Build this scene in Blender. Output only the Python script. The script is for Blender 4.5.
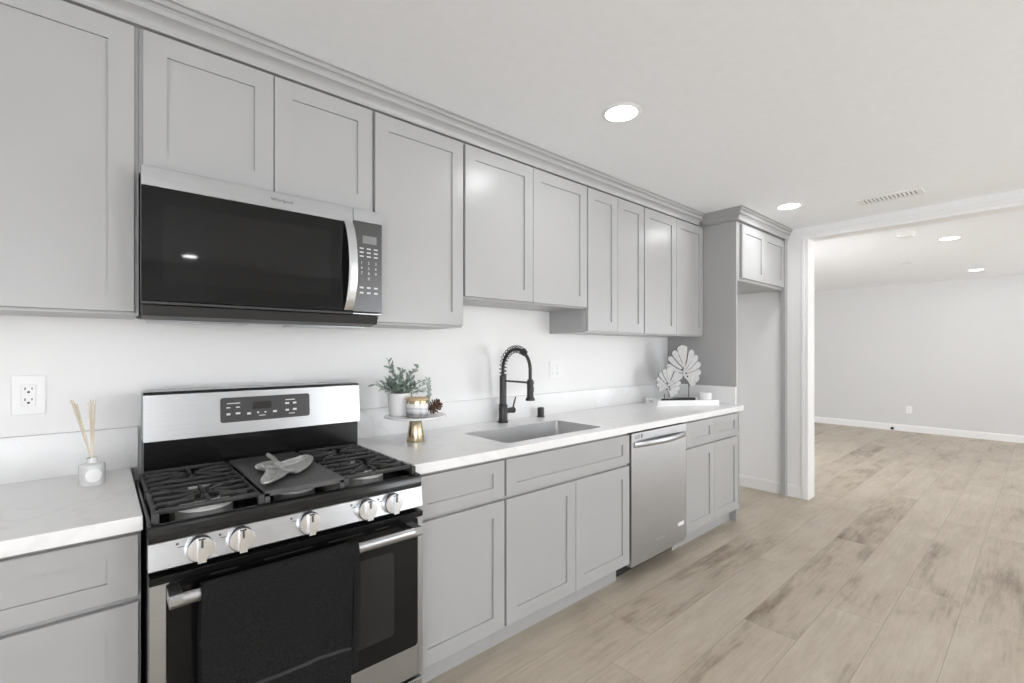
import bpy, bmesh, math, random
from mathutils import Vector, Matrix, noise as mnoise

for o in list(bpy.data.objects):
    bpy.data.objects.remove(o)
SC = bpy.context.scene
COL = SC.collection
I = 0.0254          # the kitchen was measured in inches: x along the cabinet wall, o out from the wall, z up
R = math.radians

# ------------------------------------------------------------------ camera
CAM_O, CAM_Z = 85.145, 51.972
cd = bpy.data.cameras.new('camera')
cam = bpy.data.objects.new('camera', cd)
COL.objects.link(cam)
cam.location = (0, -CAM_O * I, CAM_Z * I)
cam.rotation_euler = (R(90), 0, R(-41.263))
cd.sensor_fit = 'HORIZONTAL'
cd.sensor_width = 36.0
cd.lens = 36.0 * 469.384 / 1024.0
cd.shift_y = 8.82 / 1024.0
cd.clip_start = 0.05
cd.clip_end = 100
SC.camera = cam

# ------------------------------------------------------------------ world, exposure
w = bpy.data.worlds.new('daylight')
SC.world = w
w.use_nodes = True
bg = w.node_tree.nodes['Background']
bg.inputs['Strength'].default_value = 1.0
SKY, GROUND_FILL = (5.8, 5.98, 6.25), (8.2, 8.45, 8.8)      # overcast sky; brighter lower half added to lift the ceiling
_tc = w.node_tree.nodes.new('ShaderNodeTexCoord')
_sx = w.node_tree.nodes.new('ShaderNodeSeparateXYZ')
_mr = w.node_tree.nodes.new('ShaderNodeMapRange')
_mr.inputs['From Min'].default_value = -0.04
_mr.inputs['From Max'].default_value = 0.04
_mx = w.node_tree.nodes.new('ShaderNodeMix')
_mx.data_type = 'RGBA'
_mx.inputs['A'].default_value = (*GROUND_FILL, 1)
_mx.inputs['B'].default_value = (*SKY, 1)
w.node_tree.links.new(_tc.outputs['Generated'], _sx.inputs[0])
w.node_tree.links.new(_sx.outputs[2], _mr.inputs[0])
w.node_tree.links.new(_mr.outputs[0], _mx.inputs['Factor'])
w.node_tree.links.new(_mx.outputs['Result'], bg.inputs['Color'])
SC.view_settings.view_transform = 'Standard'
SC.view_settings.look = 'None'
SC.view_settings.exposure = 0.38
SC.view_settings.gamma = 1.0
SC.view_settings.use_curve_mapping = False
SC.cycles.diffuse_bounces = 8
SC.cycles.max_bounces = 14
SC.cycles.caustics_reflective = False
SC.cycles.caustics_refractive = False
SC.cycles.sample_clamp_indirect = 6.0
LAMP_W = 2.6        # watts of one recessed ceiling lamp


def portal(name, x0, x1, o, z0, z1, to_room):
    """daylight portal filling one window opening"""
    l = bpy.data.lights.new(name, 'AREA')
    l.shape = 'RECTANGLE'
    l.size, l.size_y = (x1 - x0) * I, (z1 - z0) * I
    l.cycles.is_portal = True
    ob = bpy.data.objects.new(name, l)
    COL.objects.link(ob)
    ob.location = ((x0 + x1) / 2 * I, -o * I, (z0 + z1) / 2 * I)
    ob.rotation_euler = (R(90) if to_room > 0 else R(-90), 0, 0)
    return ob


REAR = 236.0                      # distance of the wall opposite the cabinets
KW = [(-64, -12), (124, 183)]    # kitchen windows in that wall
FW = [(318, 356)]                 # far room window
FILL_W = [(160, 226)]                 # unseen left-wall window, added to light the alcove and side panel
RW = [(186, 232)]                 # glass door in the far wall
for a, b in KW:
    portal('daylight', a, b, REAR + 1, 6, 84, 1)
for a, b in FW:
    portal('daylight', a, b, REAR + 1, 6, 84, 1)
for a, b in FILL_W:
    p_ = portal('daylight', a, b, 0, 20, 84, 1)
    p_.location = (-111 * I, -(a + b) / 2 * I, 52 * I)
    p_.rotation_euler = (R(90), 0, R(-90))
for a, b in RW:
    p_ = portal('daylight', a, b, 0, 6, 84, 1)
    p_.location = (389.5 * I, -(a + b) / 2 * I, 45 * I)
    p_.rotation_euler = (R(90), 0, R(90))


# ------------------------------------------------------------------ materials
def new_mat(name):
    m = bpy.data.materials.new(name)
    m.use_nodes = True
    nt = m.node_tree
    return m, nt, nt.nodes['Principled BSDF']


def N(nt, t, **kw):
    n = nt.nodes.new(t)
    for k, v in kw.items():
        if k in n.inputs.keys() if isinstance(k, str) else False:
            n.inputs[k].default_value = v
        else:
            setattr(n, k, v)
    return n


def math_n(nt, op, a, b=None, c=None):
    n = nt.nodes.new('ShaderNodeMath')
    n.operation = op
    for i, v in enumerate((a, b, c)):
        if v is None:
            continue
        if isinstance(v, (int, float)):
            n.inputs[i].default_value = v
        else:
            nt.links.new(v, n.inputs[i])
    return n.outputs[0]


def ramp(nt, fac, stops):
    n = nt.nodes.new('ShaderNodeValToRGB')
    e = n.color_ramp.elements
    while len(e) < len(stops):
        e.new(0.5)
    for el, (p, c) in zip(e, stops):
        el.position = p
        el.color = (*c, 1) if len(c) == 3 else c
    nt.links.new(fac, n.inputs[0])
    return n.outputs[0]


def g(v):
    """sRGB 0-255 grey or triple to linear"""
    if not hasattr(v, '__len__'):
        v = (v, v, v)
    out = []
    for c in v:
        c = c / 255.0
        out.append(c / 12.92 if c <= 0.04045 else ((c + 0.055) / 1.055) ** 2.4)
    return tuple(out)


def simple(name, col, rough=0.5, metal=0.0, spec=0.5, var=0.03, scale=40, bump=0.0, stretch=(1, 1, 1), coat=0.0, rvar=0.0):
    m, nt, b = new_mat(name)
    tc = nt.nodes.new('ShaderNodeTexCoord')
    mp = nt.nodes.new('ShaderNodeMapping')
    mp.inputs['Scale'].default_value = stretch
    nt.links.new(tc.outputs['Object'], mp.inputs[0])
    nz = nt.nodes.new('ShaderNodeTexNoise')
    nz.inputs['Scale'].default_value = scale
    nz.inputs['Detail'].default_value = 4
    nt.links.new(mp.outputs[0], nz.inputs['Vector'])
    lo = tuple(max(0, c * (1 - var)) for c in col)
    hi = tuple(min(1, c * (1 + var)) for c in col)
    c = ramp(nt, nz.outputs['Fac'], [(0.3, lo), (0.7, hi)])
    nt.links.new(c, b.inputs['Base Color'])
    b.inputs['Roughness'].default_value = rough
    b.inputs['Metallic'].default_value = metal
    b.inputs['Specular IOR Level'].default_value = spec
    b.inputs['Coat Weight'].default_value = coat
    if rvar:
        rr = nt.nodes.new('ShaderNodeMapRange')
        rr.inputs['To Min'].default_value = rough - rvar
        rr.inputs['To Max'].default_value = rough + rvar
        nt.links.new(nz.outputs['Fac'], rr.inputs[0])
        nt.links.new(rr.outputs[0], b.inputs['Roughness'])
    if bump:
        bp = nt.nodes.new('ShaderNodeBump')
        bp.inputs['Strength'].default_value = bump
        bp.inputs['Distance'].default_value = 0.002
        nt.links.new(nz.outputs['Fac'], bp.inputs['Height'])
        nt.links.new(bp.outputs[0], b.inputs['Normal'])
    return m


def floor_mat():
    m, nt, b = new_mat('plank_floor')
    L = nt.links.new
    tc = nt.nodes.new('ShaderNodeTexCoord')
    sp = nt.nodes.new('ShaderNodeSeparateXYZ')
    L(tc.outputs['Object'], sp.inputs[0])
    W_, LEN = 9.1 * I, 60 * I
    yy = math_n(nt, 'DIVIDE', math_n(nt, 'ADD', sp.outputs[1], 28.3 * I + 50 * W_), W_)
    row = math_n(nt, 'FLOOR', yy)
    fy = math_n(nt, 'FRACT', yy)
    wn = nt.nodes.new('ShaderNodeTexWhiteNoise')
    wn.noise_dimensions = '1D'
    L(row, wn.inputs['W'])
    xx = math_n(nt, 'ADD', math_n(nt, 'DIVIDE', sp.outputs[0], LEN), math_n(nt, 'MULTIPLY', wn.outputs['Value'], 7.0))
    colm = math_n(nt, 'FLOOR', xx)
    fx = math_n(nt, 'FRACT', xx)
    cb = nt.nodes.new('ShaderNodeCombineXYZ')
    L(row, cb.inputs[0]); L(colm, cb.inputs[1])
    wn2 = nt.nodes.new('ShaderNodeTexWhiteNoise')
    wn2.noise_dimensions = '3D'
    L(cb.outputs[0], wn2.inputs['Vector'])
    pid = wn2.outputs['Value']
    # wood grain, shifted for every plank
    cg = nt.nodes.new('ShaderNodeCombineXYZ')
    L(math_n(nt, 'MULTIPLY', sp.outputs[0], 1.6), cg.inputs[0])
    L(math_n(nt, 'MULTIPLY', sp.outputs[1], 22.0), cg.inputs[1])
    L(math_n(nt, 'MULTIPLY', pid, 37.0), cg.inputs[2])
    n1 = nt.nodes.new('ShaderNodeTexNoise')
    n1.inputs['Scale'].default_value = 2.2
    n1.inputs['Detail'].default_value = 8
    n1.inputs['Roughness'].default_value = 0.62
    n1.inputs['Distortion'].default_value = 0.9
    L(cg.outputs[0], n1.inputs['Vector'])
    # broad weathered blotches
    cg2 = nt.nodes.new('ShaderNodeCombineXYZ')
    L(math_n(nt, 'MULTIPLY', sp.outputs[0], 1.3), cg2.inputs[0])
    L(math_n(nt, 'MULTIPLY', sp.outputs[1], 4.2), cg2.inputs[1])
    L(math_n(nt, 'MULTIPLY', pid, 53.0), cg2.inputs[2])
    n2 = nt.nodes.new('ShaderNodeTexNoise')
    n2.inputs['Scale'].default_value = 1.5
    n2.inputs['Detail'].default_value = 5
    n2.inputs['Roughness'].default_value = 0.68
    L(cg2.outputs[0], n2.inputs['Vector'])
    # fine saw marks
    n3 = nt.nodes.new('ShaderNodeTexNoise')
    n3.inputs['Scale'].default_value = 70
    n3.inputs['Detail'].default_value = 3
    L(cg2.outputs[0], n3.inputs['Vector'])
    v = math_n(nt, 'ADD', math_n(nt, 'MULTIPLY', n1.outputs['Fac'], 0.46), math_n(nt, 'MULTIPLY', n2.outputs['Fac'], 0.66))
    v = math_n(nt, 'ADD', v, math_n(nt, 'MULTIPLY', pid, 0.17))
    v = math_n(nt, 'ADD', v, math_n(nt, 'MULTIPLY', n3.outputs['Fac'], 0.12))
    # larger brown-grey worn patches, different on every plank
    n4 = nt.nodes.new('ShaderNodeTexNoise')
    n4.inputs['Scale'].default_value = 0.9
    n4.inputs['Detail'].default_value = 3
    n4.inputs['Distortion'].default_value = 0.6
    L(cg2.outputs[0], n4.inputs['Vector'])
    wear = nt.nodes.new('ShaderNodeMapRange')
    wear.inputs['From Min'].default_value = 0.50
    wear.inputs['From Max'].default_value = 0.68
    wear.inputs['To Max'].default_value = 0.15
    L(n4.outputs['Fac'], wear.inputs[0])
    v = math_n(nt, 'SUBTRACT', v, wear.outputs[0])
    c = ramp(nt, v, [(0.34, g((110, 96, 81))), (0.46, g((146, 133, 116))), (0.62, g((177, 165, 148))), (0.92, g((198, 188, 172)))])
    # seams
    e1 = math_n(nt, 'MINIMUM', fy, math_n(nt, 'SUBTRACT', 1.0, fy))
    e1 = math_n(nt, 'MULTIPLY', e1, W_)
    e2 = math_n(nt, 'MINIMUM', fx, math_n(nt, 'SUBTRACT', 1.0, fx))
    e2 = math_n(nt, 'MULTIPLY', e2, LEN)
    e = math_n(nt, 'MINIMUM', e1, e2)
    mr = nt.nodes.new('ShaderNodeMapRange')
    mr.inputs['From Min'].default_value = 0.0006
    mr.inputs['From Max'].default_value = 0.0016
    L(e, mr.inputs[0])
    mx = nt.nodes.new('ShaderNodeMix')
    mx.data_type = 'RGBA'
    L(mr.outputs[0], mx.inputs['Factor'])
    mx.inputs['A'].default_value = (*g((146, 135, 120)), 1)
    L(c, mx.inputs['B'])
    L(mx.outputs['Result'], b.inputs['Base Color'])
    b.inputs['Roughness'].default_value = 0.42
    b.inputs['Specular IOR Level'].default_value = 0.35
    bp = nt.nodes.new('ShaderNodeBump')
    bp.inputs['Strength'].default_value = 0.25
    bp.inputs['Distance'].default_value = 0.001
    L(math_n(nt, 'ADD', mr.outputs[0], math_n(nt, 'MULTIPLY', n1.outputs['Fac'], 0.5)), bp.inputs['Height'])
    L(bp.outputs[0], b.inputs['Normal'])
    return m


def quartz_mat():
    m, nt, b = new_mat('white_quartz')
    L = nt.links.new
    tc = nt.nodes.new('ShaderNodeTexCoord')
    n0 = nt.nodes.new('ShaderNodeTexNoise')
    n0.inputs['Scale'].default_value = 3.2
    n0.inputs['Detail'].default_value = 6
    n0.inputs['Distortion'].default_value = 1.4
    L(tc.outputs['Object'], n0.inputs['Vector'])
    d = math_n(nt, 'ABSOLUTE', math_n(nt, 'SUBTRACT', n0.outputs['Fac'], 0.5))
    vein = ramp(nt, d, [(0.0, g(222)), (0.012, g(228)), (0.05, g(232)), (1.0, g(232))])
    n1 = nt.nodes.new('ShaderNodeTexNoise')
    n1.inputs['Scale'].default_value = 2.0
    L(tc.outputs['Object'], n1.inputs['Vector'])
    mx = nt.nodes.new('ShaderNodeMix')
    mx.data_type = 'RGBA'
    L(ramp(nt, n1.outputs['Fac'], [(0.42, (0, 0, 0)), (0.62, (1, 1, 1))]), mx.inputs['Factor'])
    mx.inputs['A'].default_value = (*g(232), 1)
    L(vein, mx.inputs['B'])
    L(mx.outputs['Result'], b.inputs['Base Color'])
    b.inputs['Roughness'].default_value = 0.24
    b.inputs['Specular IOR Level'].default_value = 0.4
    return m


def emit_mat(name, col, strength):
    m, nt, b = new_mat(name)
    b.inputs['Base Color'].default_value = (0.9, 0.9, 0.9, 1)
    b.inputs['Emission Color'].default_value = (*col, 1)
    b.inputs['Emission Strength'].default_value = strength
    return m


def glass_mat(name, col, rough=0.05, alpha=0.35):
    m, nt, b = new_mat(name)
    b.inputs['Base Color'].default_value = (*col, 1)
    b.inputs['Roughness'].default_value = rough
    b.inputs['Transmission Weight'].default_value = 0.55
    b.inputs['IOR'].default_value = 1.3
    return m


M = {}
M['cab'] = simple('grey_cabinet_paint', g((168, 168, 168)), 0.30, var=0.008, scale=6, spec=0.5)
M['wall'] = simple('white_wall_paint', g(236), 0.62, var=0.006, scale=60, bump=0.05, spec=0.3)
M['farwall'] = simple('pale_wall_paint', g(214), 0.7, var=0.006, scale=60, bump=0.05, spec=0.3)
M['ceil'] = simple('ceiling_paint', g((245, 247, 250)), 0.85, var=0.012, scale=22, bump=0.12, spec=0.2)
M['trim'] = simple('white_trim_paint', g(236), 0.32, var=0.004, scale=10)
M['floor'] = floor_mat()
M['quartz'] = quartz_mat()
M['steel'] = simple('brushed_steel', (0.45, 0.458, 0.468), 0.30, metal=1.0, var=0.05, scale=26, stretch=(0.25, 30, 30), rvar=0.05)
M['steel_v'] = simple('brushed_steel_upright', (0.49, 0.498, 0.51), 0.33, metal=1.0, var=0.05, scale=26, stretch=(30, 30, 0.25), rvar=0.05)
M['steel_dim'] = simple('tinted_steel', (0.10, 0.10, 0.10), 0.28, metal=1.0, var=0.04, scale=26, stretch=(0.25, 30, 30))
M['chrome'] = simple('polished_steel', (0.77, 0.79, 0.82), 0.16, metal=1.0, var=0.02)
M['satin'] = simple('satin_knob_metal', (0.80, 0.82, 0.85), 0.24, metal=1.0, var=0.03)
M['sink'] = simple('sink_steel', (0.66, 0.66, 0.66), 0.36, metal=1.0, var=0.06, scale=20, stretch=(0.4, 20, 20))
M['blackglass'] = simple('black_glass', g(20), 0.03, var=0.02, spec=0.24)
M['ovenglass'] = simple('oven_window_glass', g(34), 0.05, var=0.1, scale=3, spec=0.4)
M['enamel'] = simple('black_enamel', g(24), 0.14, var=0.04, spec=0.4)
M['blackplastic'] = simple('black_plastic', g(38), 0.4, var=0.04)
M['panelgrey'] = simple('control_panel_grey', g(62), 0.25, var=0.03)
M['lcd'] = simple('dark_display', g(34), 0.1, var=0.02)
M['mwlcd'] = simple('grey_display', g(128), 0.3, var=0.02)
M['print'] = simple('white_print', g(208), 0.5, var=0.02)
M['darkprint'] = simple('dark_print', g(70), 0.5, var=0.02)
M['iron'] = simple('cast_iron', g(58), 0.55, var=0.15, scale=120, bump=0.3)
M['griddle'] = simple('griddle_iron', g(78), 0.42, var=0.18, scale=14, bump=0.1)
M['alu'] = simple('burner_aluminium', (0.80, 0.80, 0.79), 0.4, metal=0.25, var=0.06)
M['matteblack'] = simple('matte_black_metal', g(44), 0.36, var=0.05, spec=0.5)
M['shadowgap'] = simple('dark_cavity', g(40), 0.8, var=0.05)
M['towel'] = simple('black_terry', g(31), 0.95, var=0.5, scale=260, bump=1.0, spec=0.1)
M['hem'] = simple('towel_hem', g(58), 0.9, var=0.1, scale=300, spec=0.1)
M['pewter'] = simple('hammered_pewter', (0.56, 0.56, 0.55), 0.38, metal=0.55, var=0.18, scale=40, bump=0.35)
M['brass'] = simple('brushed_brass', (0.56, 0.47, 0.31), 0.24, metal=1.0, var=0.04)
M['marble'] = simple('white_marble', g(228), 0.25, var=0.05, scale=12)
M['ceramic'] = simple('white_ceramic', g(228), 0.4, var=0.01)
M['soil'] = simple('dark_soil', g(70), 0.9, var=0.3, scale=200, bump=0.5)
M['leaf'] = simple('eucalyptus_leaf', g((158, 172, 163)), 0.5, var=0.45, scale=60)
M['stem'] = simple('plant_stem', g((116, 112, 100)), 0.7, var=0.1)
M['cone'] = simple('pinecone_brown', g((92, 66, 52)), 0.75, var=0.35, scale=90)
M['woodlid'] = simple('light_wood_lid', g((196, 170, 134)), 0.5, var=0.1, scale=20, stretch=(1, 8, 1))
M['reed'] = simple('natural_reed', g((226, 216, 198)), 0.7, var=0.06)
M['plate'] = simple('outlet_white_plastic', g(236), 0.35, var=0.004)
M['slot'] = simple('outlet_slot', g(40), 0.6, var=0.02)
M['waxjar'] = simple('cream_jar', g(226), 0.35, var=0.02)
M['traywhite'] = simple('white_lacquer', g(242), 0.3, var=0.004)
M['leafface'] = simple('whitewashed_metal', g(186), 0.5, var=0.12, scale=70, bump=0.2)
M['leafedge'] = simple('dark_bronze_edge', g(74), 0.45, var=0.1, metal=0.3)
M['rubber'] = simple('black_rubber', g(28), 0.6, var=0.02)
M['lamp'] = emit_mat('lamp_diffuser', (1.0, 0.985, 0.96), 11.0)
M['frost'] = simple('frosted_glass', g(210), 0.2, var=0.01, coat=0.3)
M['frost'].node_tree.nodes['Principled BSDF'].inputs['Transmission Weight'].default_value = 0.0
M['liquid'] = simple('pale_oil', g(224), 0.3, var=0.02)


def candle_mat():
    m, nt, b = new_mat('agate_jar_glaze')
    L = nt.links.new
    tc = nt.nodes.new('ShaderNodeTexCoord')
    sp = nt.nodes.new('ShaderNodeSeparateXYZ')
    L(tc.outputs['Object'], sp.inputs[0])
    nz = nt.nodes.new('ShaderNodeTexNoise')
    nz.inputs['Scale'].default_value = 16
    nz.inputs['Detail'].default_value = 3
    L(tc.outputs['Object'], nz.inputs['Vector'])
    v = math_n(nt, 'ADD', math_n(nt, 'DIVIDE', sp.outputs[2], 2.9 * I), math_n(nt, 'MULTIPLY', math_n(nt, 'SUBTRACT', nz.outputs['Fac'], 0.5), 0.35))
    c = ramp(nt, v, [(0.0, g(132)), (0.22, g(126)), (0.30, g((176, 180, 186))), (0.46, g(214)), (0.52, g((168, 174, 184))), (0.60, g(228)), (1.0, g(232))])
    L(c, b.inputs['Base Color'])
    b.inputs['Roughness'].default_value = 0.25
    return m


M['agate'] = candle_mat()


# ------------------------------------------------------------------ mesh building
class MB:
    def __init__(s):
        s.bm = bmesh.new()

    def V(s, p):
        return s.bm.verts.new(p)

    def box(s, x0, x1, o0, o1, z0, z1, bev=0.0, seg=2, mi=0):
        vs = [s.V((x, o, z)) for x in (x0, x1) for o in (o0, o1) for z in (z0, z1)]
        q = [(0, 1, 3, 2), (4, 6, 7, 5), (0, 4, 5, 1), (2, 3, 7, 6), (0, 2, 6, 4), (1, 5, 7, 3)]
        fs = [s.bm.faces.new([vs[i] for i in f]) for f in q]
        for f in fs:
            f.material_index = mi
        if bev:
            es = list({e for f in fs for e in f.edges})
            bmesh.ops.bevel(s.bm, geom=es, offset=bev, segments=seg, profile=0.5, affect='EDGES', clamp_overlap=True)
        return s

    def quad(s, pts, mi=0):
        f = s.bm.faces.new([s.V(p) for p in pts])
        f.material_index = mi
        return s

    def prism(s, prof, a, b, axis='x', mi=0):
        """prof: 2d points; axis x -> (o,z), axis o -> (x,z), axis z -> (x,o)"""
        def P(p, t):
            return {'x': (t, p[0], p[1]), 'o': (p[0], t, p[1]), 'z': (p[0], p[1], t)}[axis]
        A = [s.V(P(p, a)) for p in prof]
        B = [s.V(P(p, b)) for p in prof]
        n = len(prof)
        fs = [s.bm.faces.new(A), s.bm.faces.new(list(reversed(B)))]
        for i in range(n):
            fs.append(s.bm.faces.new((A[i], B[i], B[(i + 1) % n], A[(i + 1) % n])))
        for f in fs:
            f.material_index = mi
        return s

    def loft(s, loops, closed=True, cap=True, mi=0):
        rows = [[s.V(p) for p in l] for l in loops]
        n = len(rows[0])
        for a, b in zip(rows, rows[1:]):
            for i in range(n if closed else n - 1):
                f = s.bm.faces.new((a[i], a[(i + 1) % n], b[(i + 1) % n], b[i]))
                f.smooth = True
                f.material_index = mi
        if cap and closed:
            for r in (rows[0], rows[-1]):
                f = s.bm.faces.new(r)
                f.material_index = mi
        return s

    def lathe(s, prof, c, seg=32, axis='z', mi=0, cap=True):
        """prof: (r, h) list"""
        loops = []
        for r, h in prof:
            l = []
            for k in range(seg):
                a = 2 * math.pi * k / seg
                u, v = r * math.cos(a), r * math.sin(a)
                if axis == 'z':
                    l.append((c[0] + u, c[1] + v, c[2] + h))
                elif axis == 'o':
                    l.append((c[0] + u, c[1] + h, c[2] + v))
                else:
                    l.append((c[0] + h, c[1] + u, c[2] + v))
            loops.append(l)
        return s.loft(loops, True, cap, mi)

    def tube(s, pts, r, seg=8, mi=0):
        pts = [Vector(p) for p in pts]
        rs = r if hasattr(r, '__len__') else [r] * len(pts)
        loops = []
        up = Vector((0, 0, 1))
        prev = None
        for i, p in enumerate(pts):
            t = (pts[min(i + 1, len(pts) - 1)] - pts[max(i - 1, 0)]).normalized()
            if prev is None:
                a = t.cross(up)
                if a.length < 1e-3:
                    a = t.cross(Vector((1, 0, 0)))
            else:
                a = prev - t * prev.dot(t)
            a.normalize()
            prev = a
            b = t.cross(a)
            loops.append([tuple(p + (a * math.cos(2 * math.pi * k / seg) + b * math.sin(2 * math.pi * k / seg)) * rs[i]) for k in range(seg)])
        return s.loft(loops, True, True, mi)

    def rrect_plate(s, x0, x1, z0, z1, o0, o1, rad, mi=0, seg=5):
        pts = []
        for cx, cz, a0 in ((x1 - rad, z1 - rad, 0), (x0 + rad, z1 - rad, 90), (x0 + rad, z0 + rad, 180), (x1 - rad, z0 + rad, 270)):
            for k in range(seg + 1):
                a = R(a0 + 90 * k / seg)
                pts.append((cx + rad * math.cos(a), cz + rad * math.sin(a)))
        return s.prism(pts, o0, o1, 'o', mi)

    def shaker(s, x0, x1, z0, z1, back, th=0.75, stile=2.4, rail=2.5, rec=0.32, bev=0.07, panels=None):
        """a five-piece door or drawer front facing the room"""
        f = back + th
        ix0, ix1, iz0, iz1 = x0 + stile, x1 - stile, z0 + rail, z1 - rail
        def loop(a, b, c, d, o):
            return [(a, o, c), (b, o, c), (b, o, d), (a, o, d)]
        loops = [loop(x0, x1, z0, z1, back), loop(x0, x1, z0, z1, f - bev), loop(x0 + bev, x1 - bev, z0 + bev, z1 - bev, f),
                 loop(ix0, ix1, iz0, iz1, f), loop(ix0, ix1, iz0, iz1, f - rec)]
        rows = [[s.V(p) for p in l] for l in loops]
        for a, b in zip(rows, rows[1:]):
            for i in range(4):
                s.bm.faces.new((a[i], a[(i + 1) % 4], b[(i + 1) % 4], b[i]))
        s.bm.faces.new(rows[0])
        s.bm.faces.new(rows[-1])
        return s

    def merge_mesh(s, me, mat, mi=0):
        """append a mesh (in inches after mat)"""
        n0 = len(s.bm.verts)
        vs = [s.V(mat @ v.co) for v in me.vertices]
        for p in me.polygons:
            try:
                f = s.bm.faces.new([vs[i] for i in p.vertices])
                f.material_index = mi
            except ValueError:
                pass
        return s

    def build(s, name, mats, parent=None, root=None, smooth=None, rot=None):
        """link as one object; root = (x,o,z) of the thing's base in inches"""
        if root is None:
            root = (0, 0, 0)
        bmesh.ops.recalc_face_normals(s.bm, faces=s.bm.faces[:])
        r = Vector(root)
        for v in s.bm.verts:
            d = v.co - r
            v.co = Vector((d.x * I, -d.y * I, d.z * I))
        bmesh.ops.reverse_faces(s.bm, faces=s.bm.faces[:])
        bmesh.ops.recalc_face_normals(s.bm, faces=s.bm.faces[:])
        me = bpy.data.meshes.new(name)
        s.bm.to_mesh(me)
        s.bm.free()
        for m in (mats if isinstance(mats, (list, tuple)) else [mats]):
            me.materials.append(m)
        if smooth is not None:
            for p in me.polygons:
                p.use_smooth = True
            me.set_sharp_from_angle(angle=R(smooth))
        ob = bpy.data.objects.new(name, me)
        COL.objects.link(ob)
        if parent is not None:
            ob.parent = parent
        else:
            ob.location = (r.x * I, -r.y * I, r.z * I)
        return ob


def tag(o, label, cat, group=None):
    o['label'] = label
    o['category'] = cat
    if group:
        o['group'] = group
    return o


class Thing:
    def __init__(s, name, loc, label, cat, group=None, rz=0.0):
        s.loc = loc
        s.o = bpy.data.objects.new(name, None)
        s.o.empty_display_size = 0.05
        COL.objects.link(s.o)
        s.o.location = (loc[0] * I, -loc[1] * I, loc[2] * I)
        s.o.rotation_euler = (0, 0, rz)
        tag(s.o, label, cat, group)

    def part(s, name, mb, mat, parent=None, smooth=None, label=None):
        o = mb.build(name, mat, parent or s.o, s.loc, smooth)
        if label:
            o['label'] = label
        return o


def struct(name, mb, mat, smooth=None):
    o = mb.build(name, mat, None, (0, 0, 0), smooth)
    o['kind'] = 'structure'
    return o


def copy_tree(o, parent=None):
    c = o.copy()
    COL.objects.link(c)
    if parent is not None:
        c.parent = parent
    for ch in o.children:
        copy_tree(ch, c)
    return c


def text_mesh(body, size):
    cu = bpy.data.curves.new('t', 'FONT')
    cu.body = body
    cu.size = size
    cu.align_x = 'CENTER'
    cu.align_y = 'CENTER'
    cu.resolution_u = 3
    ob = bpy.data.objects.new('t', cu)
    COL.objects.link(ob)
    dg = bpy.context.evaluated_depsgraph_get()
    dg.update()
    me = bpy.data.meshes.new_from_object(ob.evaluated_get(dg))
    bpy.data.objects.remove(ob)
    return me


def put_text(mb, body, size, x, o, z, mi=0):
    """flat lettering on a front that faces the room, reading left to right along +x"""
    me = text_mesh(body, size)
    mat = Matrix(((1, 0, 0, x), (0, 0, 0, o), (0, 1, 0, z), (0, 0, 0, 1)))
    mb.merge_mesh(me, mat, mi)
    bpy.data.meshes.remove(me)


# ------------------------------------------------------------------ the room
CEIL = 94.9
XL, XR, XF = -110.0, 185.0, 388.4        # left wall, wall with the opening, far wall
OB = -52.0                               # far room's other side wall

struct('floor', MB().box(XL - 6, XF + 6, OB - 6, REAR + 6, -4, 0), M['floor'])
struct('ceiling', MB().box(XL - 6, XF + 6, OB - 6, REAR + 6, CEIL, CEIL + 5), M['ceil'])
struct('wall_back', MB().box(XL - 5, XR, -5, 0, 0, CEIL), M['wall'])
WL = MB()
WL.box(XL - 5, XL, 0, FILL_W[0][0], 0, CEIL).box(XL - 5, XL, FILL_W[0][1], REAR, 0, CEIL)
WL.box(XL - 5, XL, *FILL_W[0], 0, 20).box(XL - 5, XL, *FILL_W[0], 84, CEIL)
struct('wall_left', WL, M['wall'])
OP0, OP1, OPZ = 29.9, 178.0, 91.3         # opening in the right wall
WT = 5.9
WR = MB()
WR.box(XR, XR + WT, -5, OP0, 0, CEIL)
WR.box(XR, XR + WT, OP1, REAR, 0, CEIL)
WR.box(XR, XR + WT, OP0, OP1, OPZ, CEIL)
struct('wall_right', WR, M['wall'])
WF = MB()
WF.box(XF, XF + 5, OB, RW[0][0], 0, CEIL).box(XF, XF + 5, RW[0][1], REAR, 0, CEIL)
WF.box(XF, XF + 5, *RW[0], 0, 6).box(XF, XF + 5, *RW[0], 84, CEIL)
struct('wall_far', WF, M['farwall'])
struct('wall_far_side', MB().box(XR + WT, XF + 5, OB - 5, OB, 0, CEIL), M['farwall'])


def wall_with_windows(name, xa, xb, wins, z0=6, z1=84):
    mb = MB()
    x = xa
    for a, b in wins:
        mb.box(x, a, REAR, REAR + 5, 0, CEIL)
        mb.box(a, b, REAR, REAR + 5, 0, z0)
        mb.box(a, b, REAR, REAR + 5, z1, CEIL)
        x = b
    mb.box(x, xb, REAR, REAR + 5, 0, CEIL)
    struct(name, mb, M['wall'])


wall_with_windows('wall_front', XL - 5, XR + WT, KW)
wall_with_windows('wall_far_front', XR + WT, XF + 5, FW)
for i, (a, b) in enumerate(KW + FW):
    mb = MB()
    mb.box(a - 3, a, REAR - 0.7, REAR, 3, 87).box(b, b + 3, REAR - 0.7, REAR, 3, 87)
    mb.box(a, b, REAR - 0.7, REAR, 84, 87).box(a, b, REAR - 0.7, REAR, 3, 6)
    c = (a + b) / 2
    mb.box(c - 1.2, c + 1.2, REAR + 2, REAR + 4, 6, 84)
    struct('window_%d' % (i + 1), mb, M['trim'])

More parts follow.
